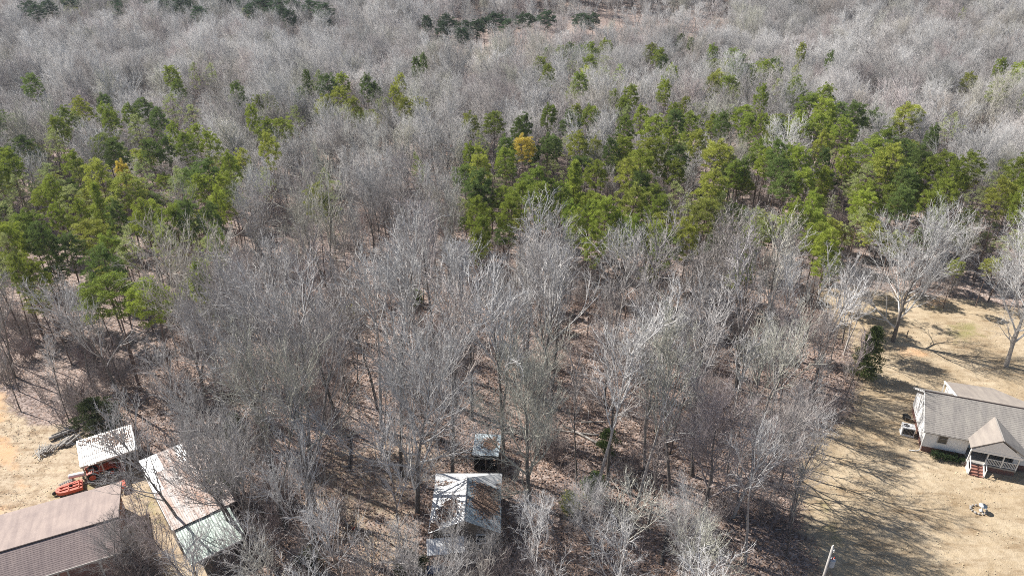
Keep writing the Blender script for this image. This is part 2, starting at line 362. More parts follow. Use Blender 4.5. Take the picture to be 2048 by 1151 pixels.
def hardwood(seed, H, t0=.42, nl=15, spread=.30, ang=(30, 52), r=.20, twr=.012, dens=(6, 5, 3), lean=0.0, fork=False, tiptrop=.10, fat=1.0, wob=.05):
    rng = random.Random(seed); T = MB(); C = MB()
    stems = [(Vector((0, 0, -.3)), Vector((lean, 0, 1)).normalized(), H, r)]
    if fork:
        base, rad = limb(T, Vector((0, 0, -.3)), Vector((0, 0, 1)), H * .22, r * 1.25, r, 3, 6, .03, .02, rng)
        stems = []
        for k in range(rng.choice((2, 3))):
            stems.append((base[-1], side_dir(Vector((0, 0, 1)), math.radians(rng.uniform(12, 24)), k * 2.4 + rng.random()), H * .8, r * .72))
    gold = rng.random() * 6
    for p, d, L, rr in stems:
        pts, rad = limb(T, p, d, L * .88, rr, .03, 10, 7, wob, .05, rng)
        n1 = max(5, int(nl / len(stems) * (1.3 if len(stems) > 1 else 1)))
        for i in range(n1):
            t = t0 + (1 - t0) * ((i + rng.random() * .8) / n1) ** .85; t = min(t, .97)
            q, dq, rq = at(pts, rad, t); gold += 2.4
            u = (t - t0) / (1 - t0)
            l1 = H * spread * (1.0 - .42 * u - .25 * max(0, .25 - u)) * rng.uniform(.75, 1.2)
            d1 = side_dir(dq, math.radians(rng.uniform(*ang)) * (1 - .22 * u), gold + rng.uniform(-.4, .4))
            p1, r1 = limb(C, q, d1, l1, max(rq * .62, .062), .028 * fat, 6, 5, .09, tiptrop, rng)
            for j in range(dens[0]):
                t2 = .18 + .82 * (j + rng.random()) / dens[0]; q2, d2, rq2 = at(p1, r1, min(t2, .99))
                l2 = l1 * .50 * (1.15 - .6 * t2) * rng.uniform(.7, 1.3)
                p2, r2 = limb(C, q2, side_dir(d2, math.radians(rng.uniform(20, 46)), rng.random() * 6.28), l2, max(rq2 * .62, .030 * fat), .017 * fat, 3, 4, .12, tiptrop * 1.2, rng)
                for k in range(dens[1]):
                    t3 = .15 + .85 * (k + rng.random()) / dens[1]; q3, d3, _ = at(p2, r2, min(t3, .99))
                    l3 = l2 * .55 * rng.uniform(.6, 1.25)
                    p3, r3 = limb(C, q3, side_dir(d3, math.radians(rng.uniform(18, 48)), rng.random() * 6.28), l3, .017 * fat, .012 * fat, 2, 3, .14, .12, rng)
                    for m_ in range(dens[2]):
                        q4, d4, _ = at(p3, r3, min(.1 + .9 * (m_ + rng.random()) / dens[2], .99))
                        e = side_dir(d4, math.radians(rng.uniform(15, 55)), rng.random() * 6.28)
                        C.tube([q4, q4 + e * l3 * rng.uniform(.5, .95)], [.0125 * fat, 0], 3)
    return T, C

def sphere_dirs(n):
    i = np.arange(n) + .5; ph = np.arccos(1 - 2 * i / n); th = math.pi * (1 + 5 ** .5) * i
    return np.stack([np.cos(th) * np.sin(ph), np.sin(th) * np.sin(ph), np.cos(ph)], 1)
def puffs(centres, sizes, per, ln, wd, rs, squash=.75):
    """needle tufts: thin leaf-sized triangles radiating from clump centres"""
    n = len(centres) * per; c = np.repeat(np.array(centres), per, 0); s = np.repeat(np.array(sizes), per)
    d = rs.normal(size=(n, 3)); d /= np.linalg.norm(d, axis=1)[:, None]
    d[:, 2] = np.abs(d[:, 2]) * .8 + d[:, 2] * .2; r = rs.uniform(.25, 1, n) ** .6 * s
    base = c + d * r[:, None] * np.array([1, 1, squash])
    dd = d + rs.normal(size=(n, 3)) * .45 + np.array([0, 0, .25]); dd /= np.linalg.norm(dd, axis=1)[:, None]
    side = np.cross(dd, rs.normal(size=(n, 3))); side /= np.linalg.norm(side, axis=1)[:, None]
    l = ln * rs.uniform(.7, 1.3, n)[:, None]; wv = wd * rs.uniform(.7, 1.3, n)[:, None]
    v = np.stack([base - side * wv, base + side * wv, base + dd * l], 1).reshape(-1, 3)
    return v
def tri_mesh(name, v, m):
    me = bpy.data.meshes.new(name); n = len(v) // 3
    me.vertices.add(len(v)); me.vertices.foreach_set('co', v.ravel().astype(np.float32))
    me.loops.add(len(v)); me.loops.foreach_set('vertex_index', np.arange(len(v)))
    me.polygons.add(n); me.polygons.foreach_set('loop_start', np.arange(n) * 3); me.polygons.foreach_set('loop_total', np.full(n, 3))
    me.update(); me.validate(); me.materials.append(m); return me

def pine(seed, H=17, t0=.48, R=3.0, nb=46, cone=False, airy=False):
    rng = random.Random(seed); rs = np.random.RandomState(seed); T = MB()
    pts, rad = limb(T, Vector((0, 0, -.3)), Vector((0, 0, 1)), H, .17, .03, 8, 7, .018, .03, rng)
    cs = []; sz = []; az = rng.random() * 6
    for i in range(nb):
        u = (i + rng.random() * .7) / nb; t = t0 + (.985 - t0) * u
        q, _, rq = at(pts, rad, t); az += 2.4 + rng.uniform(-.5, .5)
        prof = (1 - u) ** .8 * 1.05 + .12 if cone else math.sin(math.pi * min(1, (u * .74 + .24))) ** .75 * rng.uniform(.8, 1.15)
        l = R * prof * rng.uniform(.65, 1.18) + .15
        el = math.radians(rng.uniform(-5, 20) + 45 * u ** 2)
        d = Vector((math.cos(az) * math.cos(el), math.sin(az) * math.cos(el), math.sin(el)))
        p1, r1 = limb(T, q, d, l, max(rq * .35, .03), .012, 3, 4, .08, .05, rng)
        nc = max(2, int(l * (1.5 if airy else 2.1)))
        for k in range(nc):
            tt = (.38 if airy else .28) + (1.0 - .3) * (k + rng.random() * .6) / nc; c, dc, _ = at(p1, r1, min(tt, 1))
            off = side_dir(dc, 1.57, rng.random() * 6.28) * rng.uniform(0, .45) * (l * .35)
            c = c + Vector((off.x, off.y, abs(off.z) * .5)); cs.append(tuple(c)); sz.append(rng.uniform(.36, .62) * (.85 if airy else 1) * (R / 3) ** .5)
    if not cone:
        cs, sz = [], []; zc = H * .985 - R * 1.12; rz_ = R * 1.02; sd = seed * 3.7
        for i in range(int(235 * (R / 3) ** 2 * (.6 if airy else 1))):
            d = rs.normal(size=3); d /= np.linalg.norm(d)
            if d[2] < -.35 and rng.random() < .6: continue
            lump = noise.noise(Vector((d[0] * 1.6 + sd, d[1] * 1.6, d[2] * 1.6))); gap = noise.noise(Vector((d[0] * 2.6, d[1] * 2.6 + sd, d[2] * 2.6)))
            if gap < (-.10 if airy else -.28): continue
            q_ = (.96 + .42 * lump) * rng.uniform(.62, 1.0) * (1 - .22 * max(0, d[2]) ** 2)
            cs.append((d[0] * R * q_, d[1] * R * q_, zc + d[2] * rz_ * q_ * (1.38 if d[2] > 0 else 1.0))); sz.append(rng.uniform(.30, .52))
    top = pts[-1]
    for k in range(5): cs.append((top.x + rng.uniform(-.3, .3), top.y + rng.uniform(-.3, .3), top.z - .25 * k)); sz.append(.42)
    v = puffs(cs, sz, 42 if airy else 84, .22, .038, rs, .85)
    return T, v

def pair(nm, T, Cm, m1, m2):
    tm = T.mesh(nm + '_trunk', m1, smooth=True)
    cm = Cm.mesh(nm + '_crown', m2) if isinstance(Cm, MB) else tri_mesh(nm + '_crown', Cm, m2)
    return tm, cm

HW = []       # forest hardwoods
specs = [dict(H=21, t0=.30, nl=15, spread=.42, ang=(18, 36)), dict(H=23, t0=.42, nl=15, spread=.34, ang=(16, 32)), dict(H=20, t0=.26, nl=15, spread=.42, fork=True, ang=(18, 38)),
         dict(H=19, t0=.36, nl=15, spread=.38, ang=(26, 50)), dict(H=22, t0=.24, nl=18, spread=.40, ang=(16, 34), fork=True), dict(H=19, t0=.36, nl=13, spread=.36, lean=.12, ang=(20, 40)),
         dict(H=20, t0=.40, nl=16, spread=.40, ang=(32, 56))]
for i, s in enumerate(specs):
    s = dict(s); T, C_ = hardwood(100 + i, **s); HW.append((s['H'], *pair('hardwood', T, C_, M['bark'], M['twig'])))
HN = []       # tall high-crowned trees of the near wood
for i, s in enumerate([dict(H=22, t0=.54, nl=12, spread=.34, ang=(26, 48)), dict(H=23, t0=.50, nl=13, spread=.32, ang=(20, 40)), dict(H=20, t0=.56, nl=11, spread=.38, ang=(30, 56)), dict(H=21, t0=.48, nl=12, spread=.36, ang=(22, 46), lean=.07)]):
    T, C_ = hardwood(160 + i, r=.23, dens=(6, 4, 3), wob=.028, fat=1.1, **s); HN.append((s['H'], *pair('hardwood', T, C_, M['bark'], M['twig'])))
SL = []       # slender pole trees
for i, H in enumerate((16, 19, 14)):
    T, C_ = hardwood(200 + i, H, t0=.45, nl=9, spread=.22, ang=(18, 38), r=.10, dens=(6, 4, 3)); SL.append((H, *pair('slender', T, C_, M['bark'], M['twig'])))
FW = []       # fuller crowns for the distant woods
for i in (0, 3, 6, 4, 2):
    s = dict(specs[i], dens=(7, 5, 3), fat=1.3); T, C_ = hardwood(130 + i, **s); FW.append((s['H'], *pair('full', T, C_, M['bark'], M['twig'])))
BR = []       # open grown broad trees
for i, H in enumerate((19, 21)):
    T, C_ = hardwood(311 + i * 7, H, t0=.15, nl=17, spread=.60, ang=(34, 62), r=.36, dens=(10, 7, 4), tiptrop=.15); BR.append((H, *pair('broad', T, C_, M['bark'], M['twig'])))
BS = []       # brush and saplings
for i in range(4):
    rng = random.Random(400 + i); T = MB(); C_ = MB()
    for k in range(rng.randint(4, 8)):
        d = side_dir(UP, rng.uniform(.05, .6), rng.random() * 6.28); h = rng.uniform(2.0, 4.2)
        p1, r1 = limb(T, Vector((rng.uniform(-.4, .4), rng.uniform(-.4, .4), -.1)), d, h, .03, .012, 4, 3, .1, .08, rng)
        for j in range(9):
            q, dq, _ = at(p1, r1, .25 + .75 * rng.random()); l2 = h * .35 * rng.uniform(.5, 1.1)
            p2, r2 = limb(T, q, side_dir(dq, rng.uniform(.4, .9), rng.random() * 6.28), l2, .013, .010, 2, 3, .12, .1, rng)
            for m_ in range(5):
                q3, d3, _ = at(p2, r2, rng.random() * .98); T.tube([q3, q3 + side_dir(d3, rng.uniform(.3, 1), rng.random() * 6.28) * l2 * .45], [.010, 0], 3)
    BS.append(T.mesh('brush', M['brush']))
PN = []
for i, s in enumerate([dict(H=17, t0=.62, nb=46), dict(H=18, t0=.60, R=3.1, nb=50), dict(H=16.5, t0=.66, R=3.0, nb=40), dict(H=17, t0=.45, R=2.8, nb=64, cone=True), dict(H=17.5, t0=.52, R=3.2, nb=50)]):
    T, v = pine(500 + i, **s); PN.append((s['H'], s.get('R', 3.0), *pair('pine', T, v, M['pine_bark'], M['pine_green'])))
PA = []
for i, s in enumerate([dict(H=17, t0=.5, R=3.2, nb=44, airy=True), dict(H=17, t0=.55, R=3.3, nb=38, airy=True)]):
    T, v = pine(520 + i, **s); PA.append((s['H'], s['R'], *pair('airy_pine', T, v, M['pine_bark'], M['pine_light'])))

REG = []
def place_tree(name, tm, cm, x, y, s, label, group, cat='tree', rz=None, sz=None, cmat=None, tmat=None, tilt=(0, 0), rng=random):
    t = thing(name, label, cat, (x, y, hz(x, y)), rng.random() * 6.28 if rz is None else rz, group, tilt)
    t.scale = (s, s, sz or s)
    a = bpy.data.objects.new('trunk', tm); b = bpy.data.objects.new('crown', cm)
    for o, m in ((a, tmat), (b, cmat)):
        COL.objects.link(o); o.parent = t
        if m: o.material_slots[0].link = 'OBJECT'; o.material_slots[0].material = m
    return t

def region(x, y):
    """a phrase for the part of the wood, built from world positions"""
    if y > 112: return 'in the far woods at left' if x < -45 else 'in the far middle woods' if x < 25 else 'in the far woods at right'
    if y > 84: return 'before the left-hand pines' if x < -22 else 'before the gap in the pines' if x < 0 else 'before the right-hand pines'
    if x < -36: return 'behind the log pile'
    if y < 57: return 'between barn and cabin' if x < -9 else 'beside the tin cabin' if x < 3 else 'between cabin and utility pole'
    return 'behind the rusty barn' if x < -18 else 'left of the tin shed' if x < -6 else 'behind the tin shed' if x < 6 else 'right of the tin shed' if x < 22 else 'along the lawn edge'

# prominent trees, base pixel in the photograph -> world
rngT = random.Random(5)
occupied = []
def project0(x, y):
    d = y * math.cos(PITCH) + CAM_H * math.sin(PITCH); u = y * math.sin(PITCH) - CAM_H * math.cos(PITCH)
    return 1024 + FPX * x / d, 575.5 - FPX * u / d
def big(px, py, kind, i, s, label, group=None, rz=None, tilt=(0, 0), cmat=None, tmat=None):
    x, y = P(px, py); L = {'h': HW, 's': SL, 'b': BR}[kind][i]
    occupied.append((x, y, 3.2 if kind != 'b' else 6.5))
    return place_tree('bare_tree', L[1], L[2], x, y, s, label, group, rz=rz, tilt=tilt, cmat=cmat, tmat=tmat, rng=rngT)
big(1786, 682, 'b', 0, .86, 'broad bare oak standing alone on the lawn behind the white house', rz=.6, cmat=M['twig_pale'])
big(2012, 732, 'b', 1, .82, 'bare spreading tree with pale trunk at the right edge of the lawn', rz=2.0, tmat=M['bark_light'], cmat=M['twig_pale'])
big(1688, 708, 'h', 4, .55, 'short pale forked tree beside the dark cedar at the lawn edge', rz=1.0, tmat=M['bark_light'])
HW_, HW = HW, HN
big(912, 812, 'h', 1, 1.0, 'dark straight trunked tree in the clearing above the small tin shed', rz=1.)
big(944, 838, 'h', 2, 1.05, 'leaning dark trunked tree just behind the small blue grey shed', rz=3., tilt=(0, -.05))
big(1006, 948, 'h', 0, 1.08, 'tall dark tree rising at the right rear corner of the tin cabin')
HW = HW_
big(1058, 1006, 'b', 0, .82, 'thick multi stemmed tree standing right of the tin cabin', rz=2.2)
big(835, 1022, 'b', 1, .86, 'large fan shaped tree at the left wall of the tin cabin', rz=.4)
big(630, 1018, 'h', 2, 1.08, 'thick dark trunked tree standing in the yard left of the cabin')
big(632, 952, 'h', 4, 1.05, 'tall dark tree with long shadow behind the cabin yard')
big(518, 892, 'h', 1, .95, 'slim dark trunk standing above the brushy thicket behind the rusty barn')
big(253, 816, 'h', 5, 1.0, 'dark leaning trunk rising out of the wood behind the tractor shed', rz=2.9)
big(412, 815, 'h', 4, 1.05, 'leaning forked tree in the wood behind the rusty barn', rz=2.5, tilt=(0, -.12))
big(378, 1072, 'h', 3, .85, 'thin grey tree rising in front of the faded green roof', rz=1.2, tilt=(0, -.08))
big(300, 1160, 'h', 2, .40, 'small spreading tree beside the corner of the brown roofed garage', rz=1.2)
big(240, 1160, 'b', 1, .27, 'bushy grey twigged tree leaning over the garage roof end', rz=1.2)
big(468, 1075, 'h', 3, .72, 'grey tree spreading over the right side of the rusty barn roof', rz=2.0)
def big_at(x, y, i, s_, label, **k): return big(*project0(x, y), 'h', i, s_, label, **k)
big_at(-26.2, 52.4, 6, .66, 'wide crowned grey tree leaning over the right side of the rusty barn', rz=1.5, tilt=(0, -.16))
big_at(-28.3, 56.6, 0, .66, 'grey tree leaning over the middle of the rusty barn roof', rz=1.0, tilt=(0, -.14))
big_at(-32.0, 60.9, 3, .62, 'slim grey tree growing at the far right corner of the rusty barn', rz=2.0, tilt=(0, -.06))
big_at(-25.0, 48.4, 2, .7, 'forked grey tree beside the right edge of the faded green roof', rz=.5, tilt=(0, -.15))
big_at(-28.6, 44.0, 0, .55, 'low branching grey tree just in front of the faded green roof', rz=.5, tilt=(0, -.08))
big(520, 1120, 'h', 4, .7, 'dark forked tree right of the faded green roof', rz=.9)
big(985, 1165, 'h', 4, .30, 'low many stemmed grey tree in front of the tin cabin', rz=.2)
big(935, 1175, 'h', 2, .30, 'low forked grey tree before the cabin door', rz=1.2)
big(1062, 1125, 'h', 4, .36, 'fan shaped grey thicket tree at the right front corner of the cabin', rz=2.2)
big(1272, 1012, 'h', 1, .95, 'tall pale barked tree in the near wood right of the cabin', tmat=M['bark_light'])
big(1408, 1020, 'b', 0, .72, 'crooked dark trunked tree with a bent limb near the lawn edge', rz=4.)
big(1466, 1032, 'b', 1, .64, 'leaning multi stemmed tree spreading its pale crown over the lawn', rz=0.0, tilt=(0, .10), tmat=M['bark_light'])
big(1338, 985, 'h', 0, 1.0, 'thick dark tree in the near wood with a long shadow behind it')
big(676, 668, 'h', 4, 1.0, 'dark double trunked tree standing in the open patch of the middle wood')
big(702, 640, 'h', 3, .9, 'dark slim tree beside the double trunked one in the middle wood')
big(1105, 770, 'h', 1, .95, 'straight dark tree at the upper corner of the leaf covered opening')
big(1365, 1150, 'b', 0, .45, 'low spreading pale branched tree at the bottom of the near wood', rz=3.3, tmat=M['bark_light'])
big(1185, 1110, 'b', 1, .40, 'small pale fan shaped tree beside the green shrubs right of the cabin', tmat=M['bark_light'])
big(918, 370, 'h', 0, .42, 'small tree with red buds beside the right-hand pine stand', cmat=M['twig_red'])

BUILD = [  # keep-clear rectangles (centre x, y, half sizes, rotation)
    (-41.8, 48.6, 5.8, 5.6, .44), (-44, 60, 3.2, 2.2, .5), (-46.5, 58.8, 3.2, 1.6, .4), (-31.8, 52.5, 5.6, 5.4, -.9), (-27.5, 47.2, 3, 3, 0), (-4.4, 52.2, 4.2, 4.6, 0), (-5.8, 46.8, 2.5, 1.6, 0), (-2.6, 61.3, 2.4, 2.4, 0), (-51.5, 64, 3, 2.5, 0), (-5.7,62,1.8,1,0)]
def blocked(x, y, margin=0):
    if y < 125 and (inside((x, y), LAWN) or inside((x, y), YARD)): return True
    for cx, cy, a, b, r in BUILD:
        dx, dy = x - cx, y - cy; c, s = math.cos(r), math.sin(r)
        if abs(dx * c + dy * s) < a + margin and abs(-dx * s + dy * c) < b + margin: return True
    return False
def in_view(x, y, m=6): return abs(x) < (y * math.cos(PITCH) + CAM_H * math.sin(PITCH)) * 1024 / FPX + m
OPEN = [(P(1730, 790), 4.5), (P(930, 820), 4.5), (P(1180, 870), 5), (P(1150, 650), 3.5), (P(760, 600), 5), (P(1170, 760), 5), (P(690, 940), 4), (P(760, 1010), 4.5), (P(1130, 1060), 3.5), (P(800, 880), 3), (P(880,900), 3.5), (P(740,1100),4), (P(1240, 890), 3.5), (P(640, 610), 3)]

# ---- pines: crown centre pixel, crown width in pixels, tone
PINES = """68,186,34,d 12,262,62,d 209,222,26,d 214,243,30,g 232,258,32,g 166,236,34,o 141,255,38,g 121,275,34,g 267,245,24,g 297,232,36,d 322,255,30,d 280,265,36,l 348,225,34,l 350,167,30,g 358,192,24,g 388,162,20,l 422,158,28,l 477,203,28,d 388,243,36,l 355,283,24,g 395,286,36,g 504,250,24,g
60,22,22,f 75,32,22,f 100,22,20,f 140,10,22,f 165,10,20,f 245,8,24,f 250,22,22,f 290,6,26,f 305,14,26,f 330,16,26,f 345,30,24,f 365,12,26,f 385,25,28,f 400,36,24,f 420,12,24,f 445,10,24,f 470,8,24,f 490,16,24,f 505,28,22,f
542,219,28,g 522,229,24,g 562,270,50,g 537,277,38,g 593,247,38,l 653,184,38,d 686,179,28,g 681,209,34,o 633,174,24,l 655,229,36,o 708,234,32,o 613,176,16,d 734,186,24,d 754,199,26,d 797,181,22,o 789,202,24,o 814,232,34,o 839,229,34,o 764,227,30,g 600,206,22,g 943,262,32,o 988,257,38,g 847,136,14,d 829,149,12,d
897,53,24,f 885,70,20,f 925,66,28,f 950,66,26,f 970,58,20,f 925,80,20,f 990,50,30,f 1013,62,22,f 855,55,16,f 520,15,26,f 535,10,22,f 550,22,30,f 580,20,26,f 580,43,20,f 625,22,26,f 648,30,28,f 650,48,18,f 562,33,22,f
1052,48,28,f 1092,45,26,f 1165,50,30,f 1185,48,20,f 1097,116,20,d 1079,141,26,g 1097,164,26,g 1120,116,24,g 1142,111,26,d 1160,118,24,d 1183,116,32,g 1213,106,26,g 1180,141,32,g 1210,141,30,g 1173,161,28,o 1157,181,30,g 1185,176,26,o 1205,164,26,g 1142,196,22,l 1233,161,24,l 1303,116,26,o 1321,128,28,g 1329,141,22,d 1341,161,24,g 1331,179,22,g 1326,196,26,g 1359,93,17,d 1382,101,14,g 1424,118,22,g 1462,123,30,g 1427,146,36,g 1450,151,30,o 1472,146,36,d 1487,161,32,g 1432,171,40,o 1452,184,32,g 1424,186,30,o 1465,201,24,l 1520,154,34,g 1523,209,24,g 1230,209,16,g 1263,209,30,g 1241,232,24,g 1095,247,30,g 1047,267,26,d 1039,282,30,d 1142,262,38,d 1178,247,34,g 1150,242,14,o 1251,252,26,l 1283,247,28,g 1301,270,50,g 1344,242,32,g 1346,264,32,d 1397,237,36,g 1384,264,40,g 1422,262,28,g 1440,264,30,d 1367,227,16,o 1490,247,44,g 1465,244,30,l 1495,272,32,g 1246,272,34,g 1525,264,26,g
1544,146,26,d 1551,161,28,g 1596,118,14,o 1659,133,14,d 1586,161,16,o 1584,196,34,g 1551,191,26,l 1614,224,44,g 1644,209,34,g 1647,239,44,g 1677,242,42,d 1707,247,42,d 1737,257,38,d 1544,267,36,g 1559,272,28,d 1596,270,44,g 1637,270,46,g 1677,280,42,g 1816,249,52,o 1775,272,42,g 1899,262,40,l 1861,285,18,d 1929,176,28,o 1989,196,36,g 1997,149,20,g 2035,156,36,g 2040,180,28,g 2042,212,18,g 1924,38,14,l
50,313,46,d 18,348,46,g 30,338,32,d 10,373,38,g 111,305,34,l 222,313,50,g 242,325,42,d 252,360,21,y 310,318,38,d 335,315,32,d 368,310,36,g 418,305,36,g 413,366,52,d 413,391,50,g 466,358,34,g 486,338,28,o 456,391,36,g 358,391,42,l 438,426,30,g 151,348,34,g 96,371,52,l 116,398,30,g 50,386,52,l 199,373,46,o 285,368,44,l 201,423,46,c 166,449,32,g 121,454,32,g 252,398,66,o 290,454,58,g 353,461,58,g 393,454,42,d 423,461,38,d 70,481,64,g 88,504,46,d 189,486,68,o 141,517,52,d 25,507,52,g 15,446,52,l 222,517,50,g 217,560,66,d 88,572,42,g 45,570,28,g 262,507,44,l 340,507,44,l 436,507,20,g 426,532,30,l 413,575,24,g 5,532,44,l 237,451,32,d 151,416,44,l
535,315,34,o 535,373,38,l 653,381,46,l 630,424,44,o 661,431,38,l 839,348,20,l 933,325,28,g 960,333,28,o 963,355,38,o 955,391,52,d 958,411,44,d 960,446,42,g 958,481,36,g 958,504,30,g 1003,416,42,g 1006,446,42,g 1011,335,38,g 1018,313,32,d 960,302,32,l
1049,308,34,y 1100,303,42,d 1160,308,38,o 1185,313,26,o 1220,318,30,d 1248,313,42,g 1288,323,42,o 1319,323,38,g 1356,333,42,d 1344,358,42,g 1286,348,52,g 1251,363,42,o 1074,383,56,g 1039,411,46,g 1120,406,42,g 1145,371,52,c 1193,361,42,g 1077,416,52,g 1145,446,36,g 1145,471,36,g 1175,446,26,g 1210,454,52,g 1238,476,52,g 1283,391,36,d 1258,421,60,o 1299,416,46,g 1316,441,42,g 1299,454,36,g 1351,411,58,l 1417,391,52,o 1432,325,60,o 1462,361,42,g 1487,353,28,d 1523,320,46,g 1525,340,40,g 1437,421,50,l 1402,451,60,o 1326,474,60,o 1185,504,42,g 1263,486,42,g 1301,494,52,g 1331,509,52,g 1369,499,46,o 1485,524,42,g 1485,552,40,g 1465,566,30,g 1510,461,46,l 1397,305,36,o 1334,295,34,g
1549,328,38,d 1574,333,36,g 1601,345,42,g 1551,358,42,d 1569,383,52,d 1637,303,32,o 1637,373,40,g 1644,343,22,d 1692,335,30,g 1611,386,40,g 1740,318,60,g 1770,298,42,g 1803,323,60,d 1770,340,52,o 1750,348,42,g 1795,373,60,g 1816,386,52,d 1727,373,42,l 1722,403,46,g 1778,408,58,g 1800,421,46,d 1838,343,42,d 1879,340,46,g 1861,363,46,g 1853,300,26,d 1901,373,48,g 1881,403,52,g 1863,424,44,g 1931,345,46,g 1997,368,52,l 2032,366,46,g 2002,413,52,o 2037,403,42,g 2040,431,42,g 1876,456,26,l 1717,431,46,g 1712,466,42,l 1617,431,32,g 1579,451,36,g 1622,461,52,g 1629,491,52,g 1642,517,46,g 1911,542,26,o 1977,540,32,o 1969,489,40,l 2027,505,42,l
227,605,80,G 297,610,60,G 406,583,36,g 413,630,32,l"""
TONE = dict(g='pine_green', d='pine_dark', o='pine_olive', y='pine_yellow', l='pine_light', f='pine_far', c='pine_green', G='pine_green')
TW = dict(g='green', d='dark green', o='olive green', y='bright yellow', l='thin feathery pale green', f='bluish dark green', c='pointed cone shaped green', G='big round bright green')
pine_xy = []; pine_px = []
rngP = random.Random(11)
npine = 0
def pine_place(px, py, T, x, y, wd):
    if T == 'y': return ('yellowed pine in the left-hand pine stand' if px < 600 else 'largest bright yellow pine in the right-hand stand'), None
    if T == 'G': return ('large round green pine at the left, the bigger of two side by side' if px < 260 else 'round green pine right of its larger round neighbour'), None
    if T == 'c': return ('narrow pointed bright green pine in the left-hand stand' if px < 600 else 'tiered dark trunked pine at the left of the right-hand stand'), None
    a = TW[T]
    if T == 'f': g = 'on the far rise at left' if px < 700 else 'in the far middle cluster'
    elif py > 560: g = 'poking from the lower left grey wood' if px < 600 else 'below the right-hand stand'
    elif px < 505: g = 'of the left-hand stand' if py > 290 else 'on the upper rim of the left-hand stand' if py > 215 else 'in the upper left grey woods'
    elif px < 900: g = 'in the middle grey woods' if py < 290 else 'between the two stands'
    elif py < 215: g = 'in the upper middle clump' if px < 1260 else 'left of the round far clump' if px < 1400 else 'in the round far clump' if px < 1600 else 'in the pale far right woods'
    elif px < 1030: g = 'on the left edge of the right-hand stand'
    elif px < 1380: g = 'left in the right-hand stand'
    elif px < 1700: g = 'mid right-hand stand'
    else: g = 'right in the right-hand stand'
    size = 'large ' if wd > 48 else 'small ' if wd < 27 else ''
    return (size + dict(g='green', d='dark', o='olive', l='feathery', f='bluish')[T], 'pine', g), 'pines ' + g
for tok in PINES.split():
    px, py, wd, T = tok.split(','); px, py, wd = float(px), float(py), float(wd)
    L = PA if T == 'l' else PN; k = 3 if T == 'c' else rngP.choice([0, 1, 2, 4]) if L is PN else rngP.randrange(2)
    if T in 'yG': k = 0; wd *= 1.25
    H, R, tm, cm = L[k]
    hs = rngP.uniform(.86, 1.06)
    if T == 'f': hs = .95; wd *= 1.3
    if px > 1850 and py > 480 or (px, py) in ((1485, 552), (1465, 566), (413, 630)): hs = .5
    small = wd < 20
    x, y = P(px, py, H * .74 * hs, terrain=True)
    depth = y * math.cos(PITCH) + (CAM_H - H * .74 - hz(x, y)) * math.sin(PITCH)
    s = wd * depth / FPX / (2 * R) * 1.22
    s = min(max(s, .42), 1.5)
    lab, grp = pine_place(px, py, T, x, y, wd)
    t_ = place_tree('pine_tree', tm, cm, x, y, s, lab if isinstance(lab, str) else 'pine', grp, sz=hs if not T == 'G' else hs * .95, cmat=M[TONE[T]], rng=rngP,
               tilt=(rngP.uniform(-.04, .04), rngP.uniform(-.04, .04)))
    if not isinstance(lab, str): REG.append((t_, *lab, px, py))
    pine_xy.append((x, y, s * R)); pine_px.append((px, py, wd, y)); npine += 1

def blocked_early(x, y): return inside((x, y), LAWN)
# ---- scattered bare trees by dart throwing
class Grid:
    def __init__(s, c): s.c = c; s.d = {}
    def near(s, x, y, r):
        k = int(math.ceil(r / s.c)); i, j = int(x // s.c), int(y // s.c)
        for a in range(i - k, i + k + 1):
            for b in range(j - k, j + k + 1):
                for (u, v, q) in s.d.get((a, b), ()):
                    if (u - x) ** 2 + (v - y) ** 2 < (r * .5 + q * .5) ** 2: return True
        return False
    def add(s, x, y, r): s.d.setdefault((int(x // s.c), int(y // s.c)), []).append((x, y, r))
STANDS = [[(0, 300), (110, 300), (200, 270), (300, 250), (420, 270), (480, 330), (460, 420), (440, 520), (300, 560), (160, 580), (0, 580)],
          [(925, 330), (1000, 300), (1100, 280), (1300, 270), (1500, 250), (1700, 250), (1800, 290), (1940, 340), (2048, 350), (2048, 470), (1900, 470), (1820, 470), (1700, 470), (1650, 540), (1560, 470), (1440, 490), (1330, 520), (1180, 510), (1120, 430), (1050, 450), (940, 500)],
          [(1650, 430), (2048, 430), (2048, 520), (1930, 530), (1830, 520), (1680, 500)],
          [(1400, 120), (1500, 130), (1500, 180), (1430, 195)], [(1090, 110), (1220, 110), (1220, 180), (1140, 195)], [(0, 0), (330, 0), (520, 20), (660, 30), (600, 40), (400, 38), (120, 30), (0, 35)], [(600, 200), (860, 205), (850, 245), (600, 250)]]
fp = []; rngF = random.Random(19); gf = Grid(5)
for x, y, r in pine_xy: gf.add(x, y, 1.6)
for k_, S_ in enumerate(STANDS):
    x0, x1 = min(p[0] for p in S_), max(p[0] for p in S_); y0, y1 = min(p[1] for p in S_), max(p[1] for p in S_)
    for _ in range(int((x1 - x0) * (y1 - y0) / 90)):
        q = (rngF.uniform(x0, x1), rngF.uniform(y0, y1))
        if not inside(q, S_) or noise.noise(Vector((q[0] / 60, q[1] / 40, k_ * 7.3))) < (.03 if k_ < 3 else .10): continue
        x, y = P(q[0], q[1], 9.5, terrain=True)
        if gf.near(x, y, 3.3) or (y < 125 and blocked_early(x, y)): continue
        gf.add(x, y, 3.3); fp.append((x, y, hz(x, y)))
grid = Grid(5)
for x, y, z in fp: grid.add(x, y, 2.4)
for x, y, r in occupied: grid.add(x, y, r)
for x, y, r in pine_xy: grid.add(x, y, min(r * 1.5, 3.6))
rngS = random.Random(77)
near_t = []; far_t = []
PG = {}
for q in pine_px: PG.setdefault((int(q[0] // 60), int(q[1] // 60)), []).append(q)
